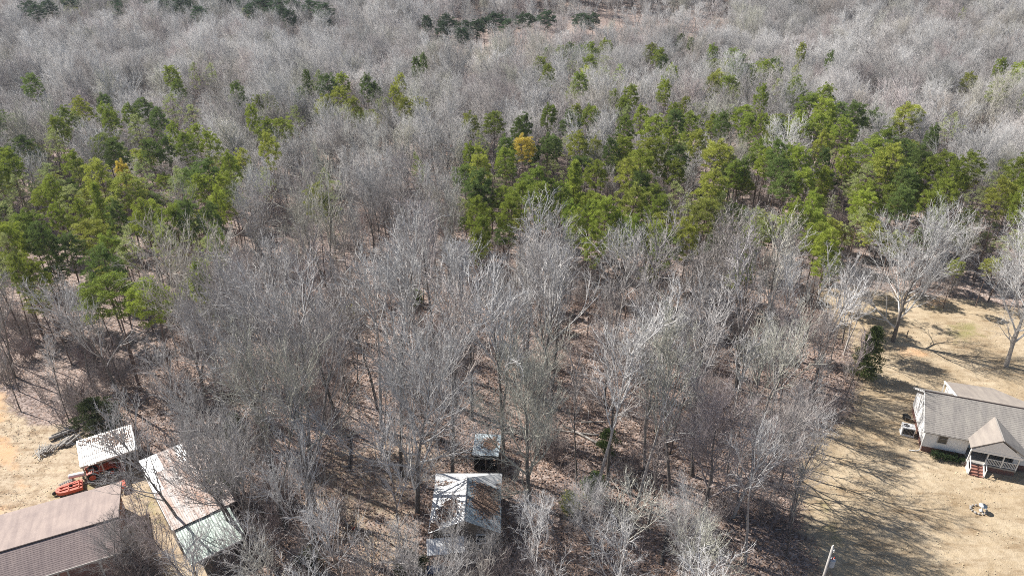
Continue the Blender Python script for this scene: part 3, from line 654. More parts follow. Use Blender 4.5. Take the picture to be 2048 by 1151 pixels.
def project(x, y, z):
    d = y * math.cos(PITCH) + (CAM_H - z) * math.sin(PITCH); u = y * math.sin(PITCH) - (CAM_H - z) * math.cos(PITCH)
    return 1024 + FPX * x / d, 575.5 - FPX * u / d
def hides_pine(x, y, top):
    """pines stand in the open where the photograph shows their crowns"""
    for z, k in ((top * .55, .55), (top * .8, .62), (top, .5)):
        px, py = project(x, y, z + hz(x, y)); i, j = int(px // 60), int(py // 60)
        for a in (i - 1, i, i + 1):
            for b in (j - 1, j, j + 1):
                for (u, v, w_, yy) in PG.get((a, b), ()):
                    if y < yy + 1 and yy - y < 42 + max(0, y - 150) * .35 and abs(px - u) < w_ * k + 6 and abs(py - v) < w_ * k + 5: return True
    return False
def density(x, y):
    if 58 < y < 86 and x > 30: return 3.1
    if y > 255:   # the thinned slope at top centre
        px = 1024 + FPX * x / (y * math.cos(PITCH) + CAM_H * math.sin(PITCH))
        if 860 < px < 1460 and y < 330: return 8.5
    return 3.4 if y > 200 else 3.8 if y > 118 else 3.9 if y > 84 else 4.0
tries = 0
for ymin, ymax, n in ((26, 118, 24000), (118, 215, 50000), (215, 470, 90000)):
    for _ in range(n):
        y = rngS.uniform(ymin, ymax); x = rngS.uniform(-1, 1) * (y * .72 + 40)
        if not in_view(x, y, 8): continue
        if y < 125 and blocked(x, y, .6): continue
        r = density(x, y)
        if y < 118 and any((x - c[0]) ** 2 + (y - c[1]) ** 2 < q * q for c, q in OPEN): continue
        if y < 46 and (x < -27 or x > 18 or rngS.random() < .3 + .3 * (x > 5)): continue
        r *= rngS.uniform(.75, 1.2)
        if y > 66 and rngS.random() < .92 and hides_pine(x, y, 17): continue
        if grid.near(x, y, r): continue
        grid.add(x, y, r)
        (near_t if y < 96 else far_t).append((x, y))
near_t.sort(key=lambda p: p[1])
far_t.sort(key=lambda p: p[1])
LIM = 272
allt = near_t + far_t
indiv, mass = allt[:LIM], allt[LIM:]
print('bare near', len(near_t), 'far', len(far_t), 'pines', npine)
for x, y in indiv:
    u = rngS.random(); reg = region(x, y)
    tm_ = cm_ = None
    if y < 46: kind = 'h'; s = rngS.uniform(.5, .68)
    elif u < .5: kind = 's'; s = rngS.uniform(.8, 1.2)
    else: kind = 'h'; s = rngS.uniform(.80, 1.08)
    if y > 84: s = rngS.uniform(.52, .74)
    if x > 30 and y < 70: s *= .6 if x > 34 else .78
    if x > 30 and 70 <= y < 90: s *= .9
    if x > 18 and y < 58: s *= .72
    if x < -34 and y < 84: s *= .72
    L = SL if kind == 's' else HN if y < 84 and rngS.random() < .75 else HW_; H, a, b = L[rngS.randrange(len(L))]
    tl = (rngS.gauss(0, .05), rngS.gauss(0, .05))
    w_ = 'slim' if kind == 's' else ('tall' if s > .9 else 'medium' if s > .7 else 'short')
    if kind == 'h' and rngS.random() < .07 and y > 46: tm_ = M['bark_light']; w_ += ' pale'; cm_ = M['twig_pale']
    if math.hypot(*tl) > .085: w_ = 'leaning ' + w_
    t_ = place_tree('bare_tree', a, b, x, y, s, 'bare tree', 'bare trees ' + reg, sz=s * rngS.uniform(.92, 1.08), tilt=tl, tmat=tm_, cmat=cm_, rng=rngS)
    REG.append((t_, w_, 'bare tree', reg, *project(x, y, hz(x, y))))
ORD = 'first second third fourth fifth sixth seventh eighth ninth tenth'.split()
def name_trees():
    """each tree is told by its look, its part of the wood, and its place among the ones like it"""
    cl = {}
    for r in REG: cl.setdefault(r[1:4], []).append(r)
    for (adj, noun, reg), L in cl.items():
        if len(L) == 1: L[0][0]['label'] = f'{adj} {noun} {reg}, the only such one there'; continue
        k = math.ceil(len(L) / 8); L.sort(key=lambda r: r[5]); n = len(L)
        rows = {1: [''], 2: ['upper', 'lower'], 3: ['upper', 'middle', 'lower'], 4: ['top', 'upper', 'lower', 'bottom']}[min(k, 4)]; k = len(rows)
        for i in range(k):
            row = sorted(L[i * n // k:(i + 1) * n // k], key=lambda r: r[4])
            for j, r in enumerate(row):
                o = 'leftmost' if j == 0 else 'rightmost' if j == len(row) - 1 else (ORD[j] + ' from left' if j < 10 else 'right-hand one')
                r[0]['label'] = f"{o}{', ' + rows[i] + ' row,' if rows[i] else ''} of the {adj} {noun}s {reg}"
name_trees()

# ---- masses by geometry nodes
def variant_collection(name, pairs):
    c = bpy.data.collections.new(name)            # data only, not linked to the scene
    for i, ms in enumerate(pairs):
        o = bpy.data.objects.new('%s_%02d' % (name, i), ms); c.objects.link(o)
    return c
def joined(tm, cm):
    """one mesh with two material slots from a trunk and a crown mesh"""
    me = bpy.data.meshes.new('joined'); n1 = len(tm.vertices)
    co = np.concatenate([np.array([v.co for v in tm.vertices]), np.array([v.co for v in cm.vertices])]) if False else None
    a = np.empty(len(tm.vertices) * 3, np.float32); tm.vertices.foreach_get('co', a)
    b = np.empty(len(cm.vertices) * 3, np.float32); cm.vertices.foreach_get('co', b)
    la = np.empty(len(tm.loops), np.int32); tm.loops.foreach_get('vertex_index', la)
    lb = np.empty(len(cm.loops), np.int32); cm.loops.foreach_get('vertex_index', lb)
    sa = np.empty(len(tm.polygons), np.int32); tm.polygons.foreach_get('loop_start', sa); ta = np.empty(len(tm.polygons), np.int32); tm.polygons.foreach_get('loop_total', ta)
    sb = np.empty(len(cm.polygons), np.int32); cm.polygons.foreach_get('loop_start', sb); tb = np.empty(len(cm.polygons), np.int32); cm.polygons.foreach_get('loop_total', tb)
    v = np.concatenate([a, b]); me.vertices.add(len(v) // 3); me.vertices.foreach_set('co', v)
    l = np.concatenate([la, lb + n1]); me.loops.add(len(l)); me.loops.foreach_set('vertex_index', l)
    me.polygons.add(len(sa) + len(sb)); me.polygons.foreach_set('loop_start', np.concatenate([sa, sb + len(la)])); me.polygons.foreach_set('loop_total', np.concatenate([ta, tb]))
    me.polygons.foreach_set('material_index', np.concatenate([np.zeros(len(sa), np.int32), np.ones(len(sb), np.int32)]))
    me.update(); me.validate(); me.materials.append(tm.materials[0]); me.materials.append(cm.materials[0]); return me
def scatter(name, pts, coll, smin, smax, seed, tilt=.05, szr=(.9, 1.1)):
    rs = np.random.RandomState(seed); me = bpy.data.meshes.new(name)
    me.vertices.add(len(pts)); me.vertices.foreach_set('co', np.array(pts, np.float32).ravel())
    n = len(pts); rot = np.stack([rs.normal(0, tilt, n), rs.normal(0, tilt, n), rs.uniform(0, 6.283, n)], 1).astype(np.float32)
    s = rs.uniform(smin, smax, n); sc = np.stack([s, s, s * rs.uniform(*szr, n)], 1).astype(np.float32)
    for nm, arr in (('rot', rot), ('scl', sc)):
        at_ = me.attributes.new(nm, 'FLOAT_VECTOR', 'POINT'); at_.data.foreach_set('vector', arr.ravel())
    ia = me.attributes.new('pick', 'INT', 'POINT'); ia.data.foreach_set('value', rs.randint(0, len(coll.objects), n).astype(np.int32))
    o = bpy.data.objects.new(name, me); COL.objects.link(o)
    g = bpy.data.node_groups.new(name + '_nodes', 'GeometryNodeTree')
    g.interface.new_socket('Geometry', in_out='INPUT', socket_type='NodeSocketGeometry'); g.interface.new_socket('Geometry', in_out='OUTPUT', socket_type='NodeSocketGeometry')
    gi = g.nodes.new('NodeGroupInput'); go = g.nodes.new('NodeGroupOutput')
    ci = g.nodes.new('GeometryNodeCollectionInfo'); ci.inputs['Collection'].default_value = coll; ci.inputs['Separate Children'].default_value = True; ci.inputs['Reset Children'].default_value = True
    iop = g.nodes.new('GeometryNodeInstanceOnPoints'); iop.inputs['Pick Instance'].default_value = True
    def na(nm, ty):
        q = g.nodes.new('GeometryNodeInputNamedAttribute'); q.data_type = ty; q.inputs[0].default_value = nm
        return [x for x in q.outputs if x.enabled and x.name == 'Attribute'][0]
    g.links.new(gi.outputs[0], iop.inputs['Points']); g.links.new(ci.outputs[0], iop.inputs['Instance'])
    g.links.new(na('pick', 'INT'), iop.inputs['Instance Index']); g.links.new(na('scl', 'FLOAT_VECTOR'), iop.inputs['Scale'])
    e2r = g.nodes.new('FunctionNodeEulerToRotation'); g.links.new(na('rot', 'FLOAT_VECTOR'), e2r.inputs[0]); g.links.new(e2r.outputs[0], iop.inputs['Rotation'])
    g.links.new(iop.outputs[0], go.inputs[0])
    md = o.modifiers.new('scatter', 'NODES'); md.node_group = g
    return o
hw_joined = [joined(a, b) for _, a, b in FW] + [joined(a, b) for _, a, b in (SL[1], BR[0], BR[1])]
ow = scatter('bare_woods', [(x, y, hz(x, y)) for x, y in mass], variant_collection('woods_kinds', hw_joined), .46, .80, 3, szr=(.8, 1.1))
ow['kind'] = 'stuff'
tones = ['pine_green', 'pine_olive', 'pine_light', 'pine_dark', 'pine_light']
fm = []
for i, tn in enumerate(tones):
    src = (PN + PA)[[0, 2, 5, 4, 6][i]]; j_ = joined(src[2], src[3]); j_.materials[1] = M[tn]; fm.append(j_)
print('filler pines', len(fp))
of = scatter('young_pines', fp, variant_collection('pine_kinds', fm), .50, .80, 13, szr=(.85, 1.05)); of['kind'] = 'stuff'
# brush under the near trees and along the edges
bp = []
rngB = random.Random(21)
for _ in range(9000):
    y = rngB.uniform(40, 150); x = rngB.uniform(-1, 1) * (y * .72 + 20)
    if not in_view(x, y, 2) or blocked(x, y, .3) : continue
    if any((x - c[0]) ** 2 + (y - c[1]) ** 2 < (q * .8) ** 2 for c, q in OPEN): continue
    nz = noise.noise(Vector((x / 7, y / 7, 9)))
    lim = .15 if y > 60 or x < -14 else .32
    if x > -12 and y < 62 and nz < .34: continue
    if nz < lim - .1: continue
    bp.append((x, y, hz(x, y)))
print('brush', len(bp))
for _ in range(34): bp.append((rngB.uniform(-4, 3), rngB.uniform(42, 46), 0))
for _ in range(60):
    q = P(rngB.uniform(430, 560), rngB.uniform(1000, 1150)); bp.append((*q, 0))
for _ in range(40):
    q = P(rngB.uniform(250, 330), rngB.uniform(1110, 1190)); bp.append((*q, 0))
wd_ = []
for _ in range(700):
    x, y = rngB.uniform(-60, -26), rngB.uniform(44, 84)
    if inside((x, y), YARD) and not any(abs((x - c[0]) * math.cos(c[4]) + (y - c[1]) * math.sin(c[4])) < c[2] + .2 and abs(-(x - c[0]) * math.sin(c[4]) + (y - c[1]) * math.cos(c[4])) < c[3] + .2 for c in BUILD) and noise.noise(Vector((x / 5, y / 5, 3))) > .12: wd_.append((x, y, 0))
ow_ = scatter('dry_weeds', wd_, variant_collection('weed_kinds', BS), .07, .17, 18, .2); ow_['kind'] = 'stuff'
ob = scatter('undergrowth', bp, variant_collection('brush_kinds', BS), .5, 1.15, 8, .15); ob['kind'] = 'stuff'

# ---- fallen leaves as real flakes on the near ground
def leaf_flakes(name, pts, size, seed, m, parent=None):
    rs = np.random.RandomState(seed); p = np.array(pts); n = len(p)
    a = rs.uniform(0, 6.283, n); tl = rs.uniform(-.7, .7, n); s = size * rs.uniform(.6, 1.4, n)
    u = np.stack([np.cos(a), np.sin(a), np.zeros(n)], 1); v = np.stack([-np.sin(a) * np.cos(tl), np.cos(a) * np.cos(tl), np.sin(tl)], 1)
    q = np.stack([p - u * s[:, None] * .5, p + v * s[:, None] * .55, p + u * s[:, None] * .5], 1)
    q2 = np.stack([p - u * s[:, None] * .5, p + u * s[:, None] * .5, p - v * s[:, None] * .55], 1)
    me = tri_mesh(name, np.concatenate([q, q2], 1).reshape(-1, 3), m)
    o = bpy.data.objects.new(name, me); COL.objects.link(o); o['kind'] = 'stuff'
    if parent: o.parent = parent
    return o
rs = np.random.RandomState(4); L = []
yy = rs.uniform(41, 100, 150000); xx = rs.uniform(-50, 48, 150000)
okm = (dist_poly(xx, yy, LAWN) < 1.5 * rs.random_sample(len(xx)) ** 2) & (dist_poly(xx, yy, YARD) < 0)
xx, yy = xx[okm][:90000], yy[okm][:90000]
leaf_flakes('leaf_litter', np.stack([xx, yy, rs.uniform(.02, .10, len(xx))], 1), .17, 9, M['leaf'])


# ------------------------------------------------------------------ buildings
def courses(mb, a, b, c, d, n, th=.035):
    """a shingled slope as stepped courses: a-b is the eave (left to right), d-c the ridge"""
    a, b, c, d = map(Vector, (a, b, c, d)); nn = (b - a).cross(d - a).normalized()
    for i in range(n):
        t0, t1 = i / n, (i + 1) / n + .25 / n; t1 = min(t1, 1)
        p = [a.lerp(d, t0) + nn * th, b.lerp(c, t0) + nn * th, b.lerp(c, t1) + nn * .012, a.lerp(d, t1) + nn * .012]
        mb.add([tuple(q) for q in p] + [tuple(a.lerp(d, t0) - nn * .02), tuple(b.lerp(c, t0) - nn * .02)], [(0, 1, 2, 3), (1, 0, 4, 5)])
def gable_roof(parent, x0, x1, y0, y1, ze, zr, m, n=18, oh=.35, name='roof', th=.14):
    """ridge along x; returns nothing, builds two shingled slopes and their deck as parts"""
    ym = (y0 + y1) / 2; k = (zr - ze) / (ym - y0); zl = ze - oh * k
    A, B = (x0 - oh, y0 - oh, zl), (x1 + oh, y0 - oh, zl); C_, D = (x1 + oh, ym, zr), (x0 - oh, ym, zr)
    A2, B2 = (x1 + oh, y1 + oh, zl), (x0 - oh, y1 + oh, zl)
    for (p, q, r_, s_) in ((A, B, C_, D), (A2, B2, D, C_)):
        mb = MB(); mb.slab([p, q, r_, s_], th); courses(mb, p, q, r_, s_, n); obj('roof_slope', mb, m, parent)

def window(parent, cx, y, cz, w_, h, face=-1, axis='y', frame='trim', panes=True):
    """a window standing proud of a wall that faces -y (axis y) or -x (axis x)"""
    f = MB(); g = MB()
    def bx(mb, u0, u1, z0, z1, d0, d1):
        lo, hi = sorted((y + face * d0, y + face * d1))
        if axis == 'y': mb.box(cx + u0, cx + u1, lo, hi, z0, z1)
        else: mb.box(lo, hi, cx + u0, cx + u1, z0, z1)
    for u0, u1, z0, z1 in ((-w_ / 2 - .07, -w_ / 2, cz - h / 2, cz + h / 2), (w_ / 2, w_ / 2 + .07, cz - h / 2, cz + h / 2), (-w_ / 2 - .07, w_ / 2 + .07, cz + h / 2, cz + h / 2 + .08), (-w_ / 2 - .07, w_ / 2 + .07, cz - h / 2 - .08, cz - h / 2), (-w_ / 2, w_ / 2, cz - .025, cz + .025)):
        bx(f, u0, u1, z0, z1, -.02, .09)
    bx(g, -w_ / 2, w_ / 2, cz - h / 2, cz + h / 2, -.01, .05)
    fo = obj('window', f, M[frame], parent); obj('pane', g, M['glass'], fo)
    return fo

# --- white house, origin at its front left corner, +x along the front
HR = math.radians(-19); HX, HY = 46.3, 63.0
house = thing('house', 'white siding house with grey brown shingle roof and a gabled front porch', 'house', (HX, HY, 0), HR)
LN, DP = 22.0, 7.8; ZE, ZR = 3.25, 5.5
mb = MB(); mb.box(.06, 4.3, .06, DP - .06, -.3, .75); mb.box(8.9, LN - .06, .06, DP - .06, -.3, .75); mb.box(4.3, 8.9, 1.3, DP - .06, -.3, .75); obj('foundation', mb, M['brick_dark'], house)
def siding(mb, p0, p1, z0, z1, nrm, step=.2):
    """clapboards between two ground points"""
    n = int((z1 - z0) / step)
    for i in range(n):
        a, b = z0 + i * step, z0 + (i + 1) * step
        ox, oy = nrm[0] * .016, nrm[1] * .016; px_, py_ = nrm[0] * .006, nrm[1] * .006
        mb.add([(p0[0] + ox, p0[1] + oy, a), (p1[0] + ox, p1[1] + oy, a), (p1[0] + px_, p1[1] + py_, b), (p0[0] + px_, p0[1] + py_, b), (p0[0] + px_, p0[1] + py_, a), (p1[0] + px_, p1[1] + py_, a)], [(0, 1, 2, 3), (1, 0, 4, 5)])
mb = MB()
mb.box(0, 4.3, 0, DP, .75, ZE - .05); mb.box(8.9, LN, 0, DP, .75, ZE - .05); mb.box(4.3, 8.9, 1.3, DP, .75, ZE - .05)
siding(mb, (0, 0), (4.3, 0), .75, ZE - .15, (0, -1)); siding(mb, (8.9, 0), (LN, 0), .75, ZE - .15, (0, -1)); siding(mb, (4.3, 1.3), (8.9, 1.3), .75, ZE - .15, (0, -1)); siding(mb, (0, DP), (0, 0), .75, ZE - .15, (-1, 0))
obj('wall', mb, M['white'], house)
mb = MB()
for x in (0, LN):
    mb.add([(x, 0, ZE - .05), (x, DP, ZE - .05), (x, DP / 2, ZR - .22), (x + (.1 if x == 0 else -.1), 0, ZE - .05), (x + (.1 if x == 0 else -.1), DP, ZE - .05), (x + (.1 if x == 0 else -.1), DP / 2, ZR - .22)], [(0, 2, 1), (3, 4, 5), (0, 3, 5, 2), (2, 5, 4, 1), (1, 4, 3, 0)])
obj('gable_end', mb, M['white'], house)
gable_roof(house, 0, LN, 0, DP, ZE, ZR, M['shingle_grey'], 22, .38)
mb = MB(); mb.tube([(-.40, DP / 2, ZR + .03), (LN + .4, DP / 2, ZR + .03)], .07, 6); obj('ridge_cap', mb, M['ridge_dark'], house)
k = (ZR - ZE) / (DP / 2); mb = MB()
for s_ in (1, -1):
    y0 = DP / 2 - s_ * (DP / 2 + .38)
    mb.slab([(-.41, y0, ZE - .38 * k + .02), (-.41, DP / 2, ZR + .02), (-.41, DP / 2, ZR - .2), (-.41, y0, ZE - .38 * k - .2)][::s_], .04)
obj('rake_board', mb, M['trim'], house)
mb = MB(); mb.box(-.38, 4.5, -.46, -.37, ZE - .38 * k - .16, ZE - .38 * k - .02); mb.box(8.7, LN + .38, -.46, -.37, ZE - .38 * k - .16, ZE - .38 * k - .02); obj('gutter', mb, M['grey_trim'], house)
mb = MB(); mb.tube([(-.08, -.40, ZE - .4), (-.10, -.1, ZE - .7), (-.10, -.08, .2), (-.5, -.3, .08), (-1.2, -.35, .05)], .06, 5); obj('downspout', mb, M['trim'], house)
mb = MB(); mb.tube([(-.02, .05, .75), (-.02, .05, ZE - .2)], .06, 4); obj('corner_board', mb, M['trim'], house)
window(house, 1.75, 0, 2.25, .82, 1.15, frame='grey_trim'); window(house, 12, 0, 2.2, .9, 1.2); window(house, 16, 0, 2.2, .9, 1.2)
window(house, 3.9, 0, 3.9, .35, .6, axis='x', face=-1); window(house, 1.1, 0, 2.2, .3, .5, axis='x')
window(house, 5.0, 1.3, 2.0, .75, 1.1); window(house, 8.0, 1.3, 2.0, .8, 1.2)
mb = MB(); mb.box(6.15, 7.1, 1.22, 1.29, .82, 2.85); d = obj('door', mb, M['grey_trim'], house); mb = MB(); mb.tube([(6.98, 1.20, 1.7), (6.98, 1.14, 1.7)], .04, 6); obj('handle', mb, M['steel'], d)
# rear wing with its lower pitched roof
mb = MB(); E1 = (3.0, DP / 2 + .02, ZR + .01); E2 = (3.2, 10.3, 3.3); E3 = (8.4, 10.7, 3.25); E4 = (12.5, DP / 2 + .02, ZR + .01)
mb.slab([E2, E1, E4, E3], .15); obj('rear_roof', mb, M['shingle_tan'], house)
mb = MB(); mb.slab([(2.96, DP / 2 + .3, ZR - .06), (3.16, 10.35, 3.34), (3.16, 10.35, 3.12), (2.96, DP / 2 + .3, ZR - .34)], .08); mb.tube([(3.12, 9.7, 0), (3.1, 9.7, 3.35)], .07, 4); mb.tube([(3.1, 8.0, 3.1), (3.1, 7.9, 4.0)], .06, 4); obj('rear_rake', mb, M['trim'], house)
mb = MB(); mb.box(3.5, 8.2, DP + .01, 10.0, -.2, 3.0); obj('rear_wall', mb, M['white'], house)
# porch
PX0, PX1, PY = 4.15, 9.05, -1.75; PZ, PR = 3.0, 4.62; xm = (PX0 + PX1) / 2 + .05
kk = (ZR - ZE) / (DP / 2); yb = (PR - ZE) / kk + .1; ybe = -.3
for sgn, x0 in ((-1, PX0), (1, PX1)):
    mb = MB(); p = [(x0 + sgn * .15, PY, PZ - .05), (xm, PY, PR), (xm, yb, PR), (x0 + sgn * .15, ybe, PZ + .1)]
    if sgn < 0: p = p[::-1]
    mb.slab(p[::1], .12); obj('porch_roof_slope', mb, M['shingle_tan'] if sgn < 0 else M['shingle_grey'], house)
mb = MB(); mb.tube([(xm, PY, PR + .03), (xm, yb - .1, PR + .03)], .055, 5); obj('porch_ridge', mb, M['grey_trim'], house)
mb = MB(); mb.slab([(PX0 + .1, PY + .12, PZ - .15), (PX1 - .1, PY + .12, PZ - .15), (xm, PY + .12, PR - .16)], .08); mb.box(PX0, PX1, PY + .10, PY + .24, PZ - .42, PZ - .16)
obj('porch_gable', mb, M['white'], house)
mb = MB(); mb.box(PX0 + .1, PX1 - .05, -1.3, 1.3, .62, .80); obj('porch_deck', mb, M['concrete'], house)
mb = MB(); mb.box(PX0 + .15, PX1 - .1, -1.22, 1.25, -.2, .62); obj('porch_base', mb, M['brick_dark'], house)
for x in (PX0 + .15, 6.0, 7.5, PX1 - .12):
    mb = MB(); mb.box(x - .06, x + .06, -1.28, -1.16, .8, PZ - .3); obj('porch_post', mb, M['trim'], house)
mb = MB(); mb.box(6.06, 8.87, -1.25, -1.19, 1.62, 1.69); mb.box(6.06, 8.87, -1.25, -1.19, .92, .98); rail = obj('railing', mb, M['trim'], house)
bal = MB().box(-.022, .022, -.022, .022, 0, .64).mesh('baluster', M['trim'])
for i in range(19):
    o = obj('baluster', bal, None, rail); o.location = (6.2 + i * .142, -1.22, .98)
for i in range(4):
    z = .62 - i * .19; y = -1.34 - i * .30
    mb = MB(); mb.box(4.55, 5.85, y - .30, y - .01 + .0, z - .19, z); obj('stair_step', mb, M['brick'], house)
mb = MB()
for x in (4.42, 5.95):
    mb.tube([(x, -1.3, 1.65), (x, -2.4, .95)], .06, 4); mb.tube([(x, -1.28, .3), (x, -1.28, 1.7)], .06, 4); mb.tube([(x, -2.4, 0), (x, -2.4, 1.0)], .06, 4)
    mb.slab([(x - .03, -1.3, 1.0), (x - .03, -2.4, .35), (x - .03, -2.4, .0), (x - .03, -1.3, .0)], .07)
obj('stair_rail', mb, M['trim'], house)
for i, (x, y) in enumerate(((7.0, .2), (8.1, .1))):
    lx, ly = x, y; c, s_ = math.cos(HR), math.sin(HR)
    t = thing('porch_chair', ('dark porch chair on the white house porch, nearer the door', 'dark porch chair on the white house porch, nearer the right post')[i], 'chair', (HX + lx * c - ly * s_, HY + lx * s_ + ly * c, .8), HR, 'chairs on the house porch')
    mb = MB(); mb.box(-.28, .28, -.25, .25, .40, .46); obj('seat', mb, M['wood'], t)
    mb = MB(); mb.slab([(-.28, .25, .46), (.28, .25, .46), (.28, .38, 1.0), (-.28, .38, 1.0)], .05); obj('backrest', mb, M['wood'], t)
    for a in (-.25, .25):
        for b in (-.22, .22): mb = MB(); mb.box(a - .03, a + .03, b - .03, b + .03, 0, .4); obj('leg', mb, M['wood'], t)

def hloc(x, y, z=0):
    c, s_ = math.cos(HR), math.sin(HR); return (HX + x * c - y * s_, HY + x * s_ + y * c, z)
ac = thing('air_conditioner', 'large white outdoor air conditioning unit beside the house gable wall', 'air conditioner', hloc(-1.05, 2.75), HR)
mb = MB(); mb.box(-.72, .62, -.52, .52, .12, 1.12); mb.box(-.78, .66, -.56, .56, -.05, .12); obj('cabinet', mb, M['trim'], ac)
mb = MB()
for r in (.12, .21, .30): mb.tube([( -.28 + r * math.cos(a), .05 + r * math.sin(a), 1.15) for a in np.linspace(0, 6.283, 15)], .02, 4)
obj('fan_guard', mb, M['steel'], ac); mb = MB(); mb.cyl((-.28, .05, 1.125), (-.28, .05, 1.14), .31, 16); obj('fan_opening', mb, M['dark'], ac)
mb = MB(); mb.box(-.62, .52, -.56, -.525, .25, 1.02); co = obj('coil', mb, M['dark'], ac)
mb = MB()
for i in range(9): mb.box(-.60 + i * .137, -.57 + i * .137, -.59, -.565, .27, 1.0)
obj('coil_guard', mb, M['steel'], ac)
t = thing('garden_trolley', 'small dark wheeled cart with poles against the house gable wall', 'cart', hloc(-.85, 5.6), HR + .5)
mb = MB(); mb.box(-.3, .3, -.4, .4, .35, .55); obj('tray', mb, M['rubber'], t)
for x in (-.33, .33): mb = MB(); mb.tube([(x - .03, 0, .25), (x + .03, 0, .25)], .25, 10); obj('wheel', mb, M['rubber'], t)
mb = MB(); mb.tube([(-.2, -.4, .5), (-.2, -1.3, 1.0)], .03, 4); mb.tube([(.2, -.4, .5), (.2, -1.3, 1.0)], .03, 4); mb.tube([(-.2, -1.3, 1), (.2, -1.3, 1)], .03, 4); obj('handle', mb, M['steel'], t)

# hedges and small plants along the front
def leafy_box(x0, x1, y0, y1, z1, n, seed, m):
    rs = np.random.RandomState(seed); c = [(rs.uniform(x0, x1), rs.uniform(y0, y1), rs.uniform(.1, z1)) for _ in range(n)]
    return tri_mesh('foliage', puffs(c, [.2] * n, 40, .07, .03, rs, 1), m)
t = thing('hedge', 'dark clipped hedge along the front wall of the white house', 'hedge', hloc(2.6, -.75), HR)
obj('foliage', leafy_box(-1.65, 1.55, -.45, .4, .85, 190, 3, M['hedge']), None, t)
mb = MB()
for i in range(6): mb.tube([(-1.4 + i * .55, 0, 0), (-1.35 + i * .55, 0, .6)], .03, 4)
obj('stem', mb, M['wood'], t)
t = thing('shrub', 'small reddish shrub at the foot of the porch steps', 'shrub', hloc(4.0, -1.0), HR)
obj('stem', BS[0], None, t); t.scale = (.28, .28, .2)

bb = thing('bird_bath', 'white stone bird bath in a ring of stones on the front lawn', 'bird bath', (*P(1962, 1021), 0))
mb = MB(); mb.tube([(0, 0, 0), (0, 0, .08), (0, 0, .16), (0, 0, .55), (0, 0, .62)], [.2, .2, .08, .07, .14], 12); obj('pedestal', mb, M['trim'], bb, smooth=True)
mb = MB(); mb.tube([(0, 0, .60), (0, 0, .66), (0, 0, .74), (0, 0, .745), (0, 0, .68)], [.10, .30, .40, .36, .05], 16); obj('bowl', mb, M['trim'], bb, smooth=True)
rngK = random.Random(3)
cx, cy = P(1957, 1018)
st = [MB().tube([(0, 0, 0), (0, 0, .07), (0, 0, .13)], [.13, .12, .05], 6).mesh('stone', M['concrete']) for _ in range(2)]
for i in range(13):
    a = i / 13 * 6.283; o = obj('stone', st[i % 2], None); o.location = (cx + .75 * math.cos(a), cy + .62 * math.sin(a), 0); o.scale = (rngK.uniform(.7, 1.3), rngK.uniform(.7, 1.3), 1); o.rotation_euler.z = a
    o['label'] = ['small pale stone right of', 'stone at the upper right of', 'second stone at the upper right of', 'stone directly behind', 'second stone behind and left of', 'stone at the upper left of', 'stone left of', 'stone slightly below left of', 'stone at the lower left of', 'stone in front and left of', 'stone directly in front of', 'stone at the lower right of', 'stone slightly below right of'][i] + ' the bird bath in its ring'; o['category'] = 'stone'; o['group'] = 'stones ringing the bird bath'
t = thing('fence_post', 'short wooden post standing by the broad oak behind the house', 'post', (*P(1812, 676), 0)); mb = MB(); mb.tube([(0, 0, 0), (0, 0, 1.3)], .07, 6); obj('shaft', mb, M['wood'], t)

# --- long brown roofed garage at lower left; x axis along the ridge
GR = math.radians(25.2); gx, gy = -36.95, 49.1
t = gar = thing('garage', 'long brick garage with mauve brown shingle roof at lower left', 'garage', (gx, gy, 0), GR)
GL = 26; GW = 3.25; GF = 6.5; GE, GT = 2.95, 4.2
mb = MB(); mb.box(-GL, -.4, -GW + .45, GF - .5, -.3, GE - .25); obj('wall', mb, M['brick'], gar)
mb = MB(); mb.add([(-.4, -GW + .45, GE - .25), (-.4, GF - .5, GE - .1), (-.4, 0, GT - .25), (-.55, -GW + .45, GE - .25), (-.55, GF - .5, GE - .1), (-.55, 0, GT - .25)], [(0, 1, 2), (3, 5, 4), (0, 2, 5, 3), (2, 1, 4, 5), (1, 0, 3, 4)]); obj('gable_end', mb, M['brick'], gar)
zl = GE - .05; zf = GE + .1
for p in ([(-GL, -GW, zl), (0, -GW, zl), (0, 0, GT), (-GL, 0, GT)], [(0, GF, zf), (-GL, GF, zf), (-GL, 0, GT), (0, 0, GT)]):
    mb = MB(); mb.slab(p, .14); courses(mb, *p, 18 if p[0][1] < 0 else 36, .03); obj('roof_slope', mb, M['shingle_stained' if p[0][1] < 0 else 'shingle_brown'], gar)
mb = MB(); mb.tube([(-GL, -.04, GT + .035), (.0, -.04, GT + .035)], .075, 5); obj('ridge_cap', mb, M['ridge_dark'], gar)
mb = MB(); mb.box(-GL, 0, -GW - .06, -GW - .005, zl - .16, zl + .03); obj('fascia', mb, M['grey_trim'], gar)
mb = MB(); mb.slab([(.005, -GW, zl + .02), (.005, 0, GT + .02), (.005, 0, GT - .18), (.005, -GW, zl - .18)][::-1], .04); mb.slab([(.005, 0, GT + .02), (.005, GF, zf + .02), (.005, GF, zf - .18), (.005, 0, GT - .18)][::-1], .04); obj('rake_board', mb, M['ridge_dark'], gar)
for x in (-3.3, -6.6, -9.9, -13.2):
    f = MB(); f.box(x - 1.35, x - 1.2, -GW + .36, -GW + .44, 0, 2.4); f.box(x + 1.2, x + 1.35, -GW + .36, -GW + .44, 0, 2.4); f.box(x - 1.35, x + 1.35, -GW + .36, -GW + .44, 2.4, 2.55)
    fo = obj('garage_door', f, M['grey_trim'], gar)
    for i in range(4):
        mb = MB(); mb.box(x - 1.2, x + 1.2, -GW + .38, -GW + .44, .02 + i * .6, .58 + i * .6); obj('door_panel', mb, M['brick_dark'], fo)

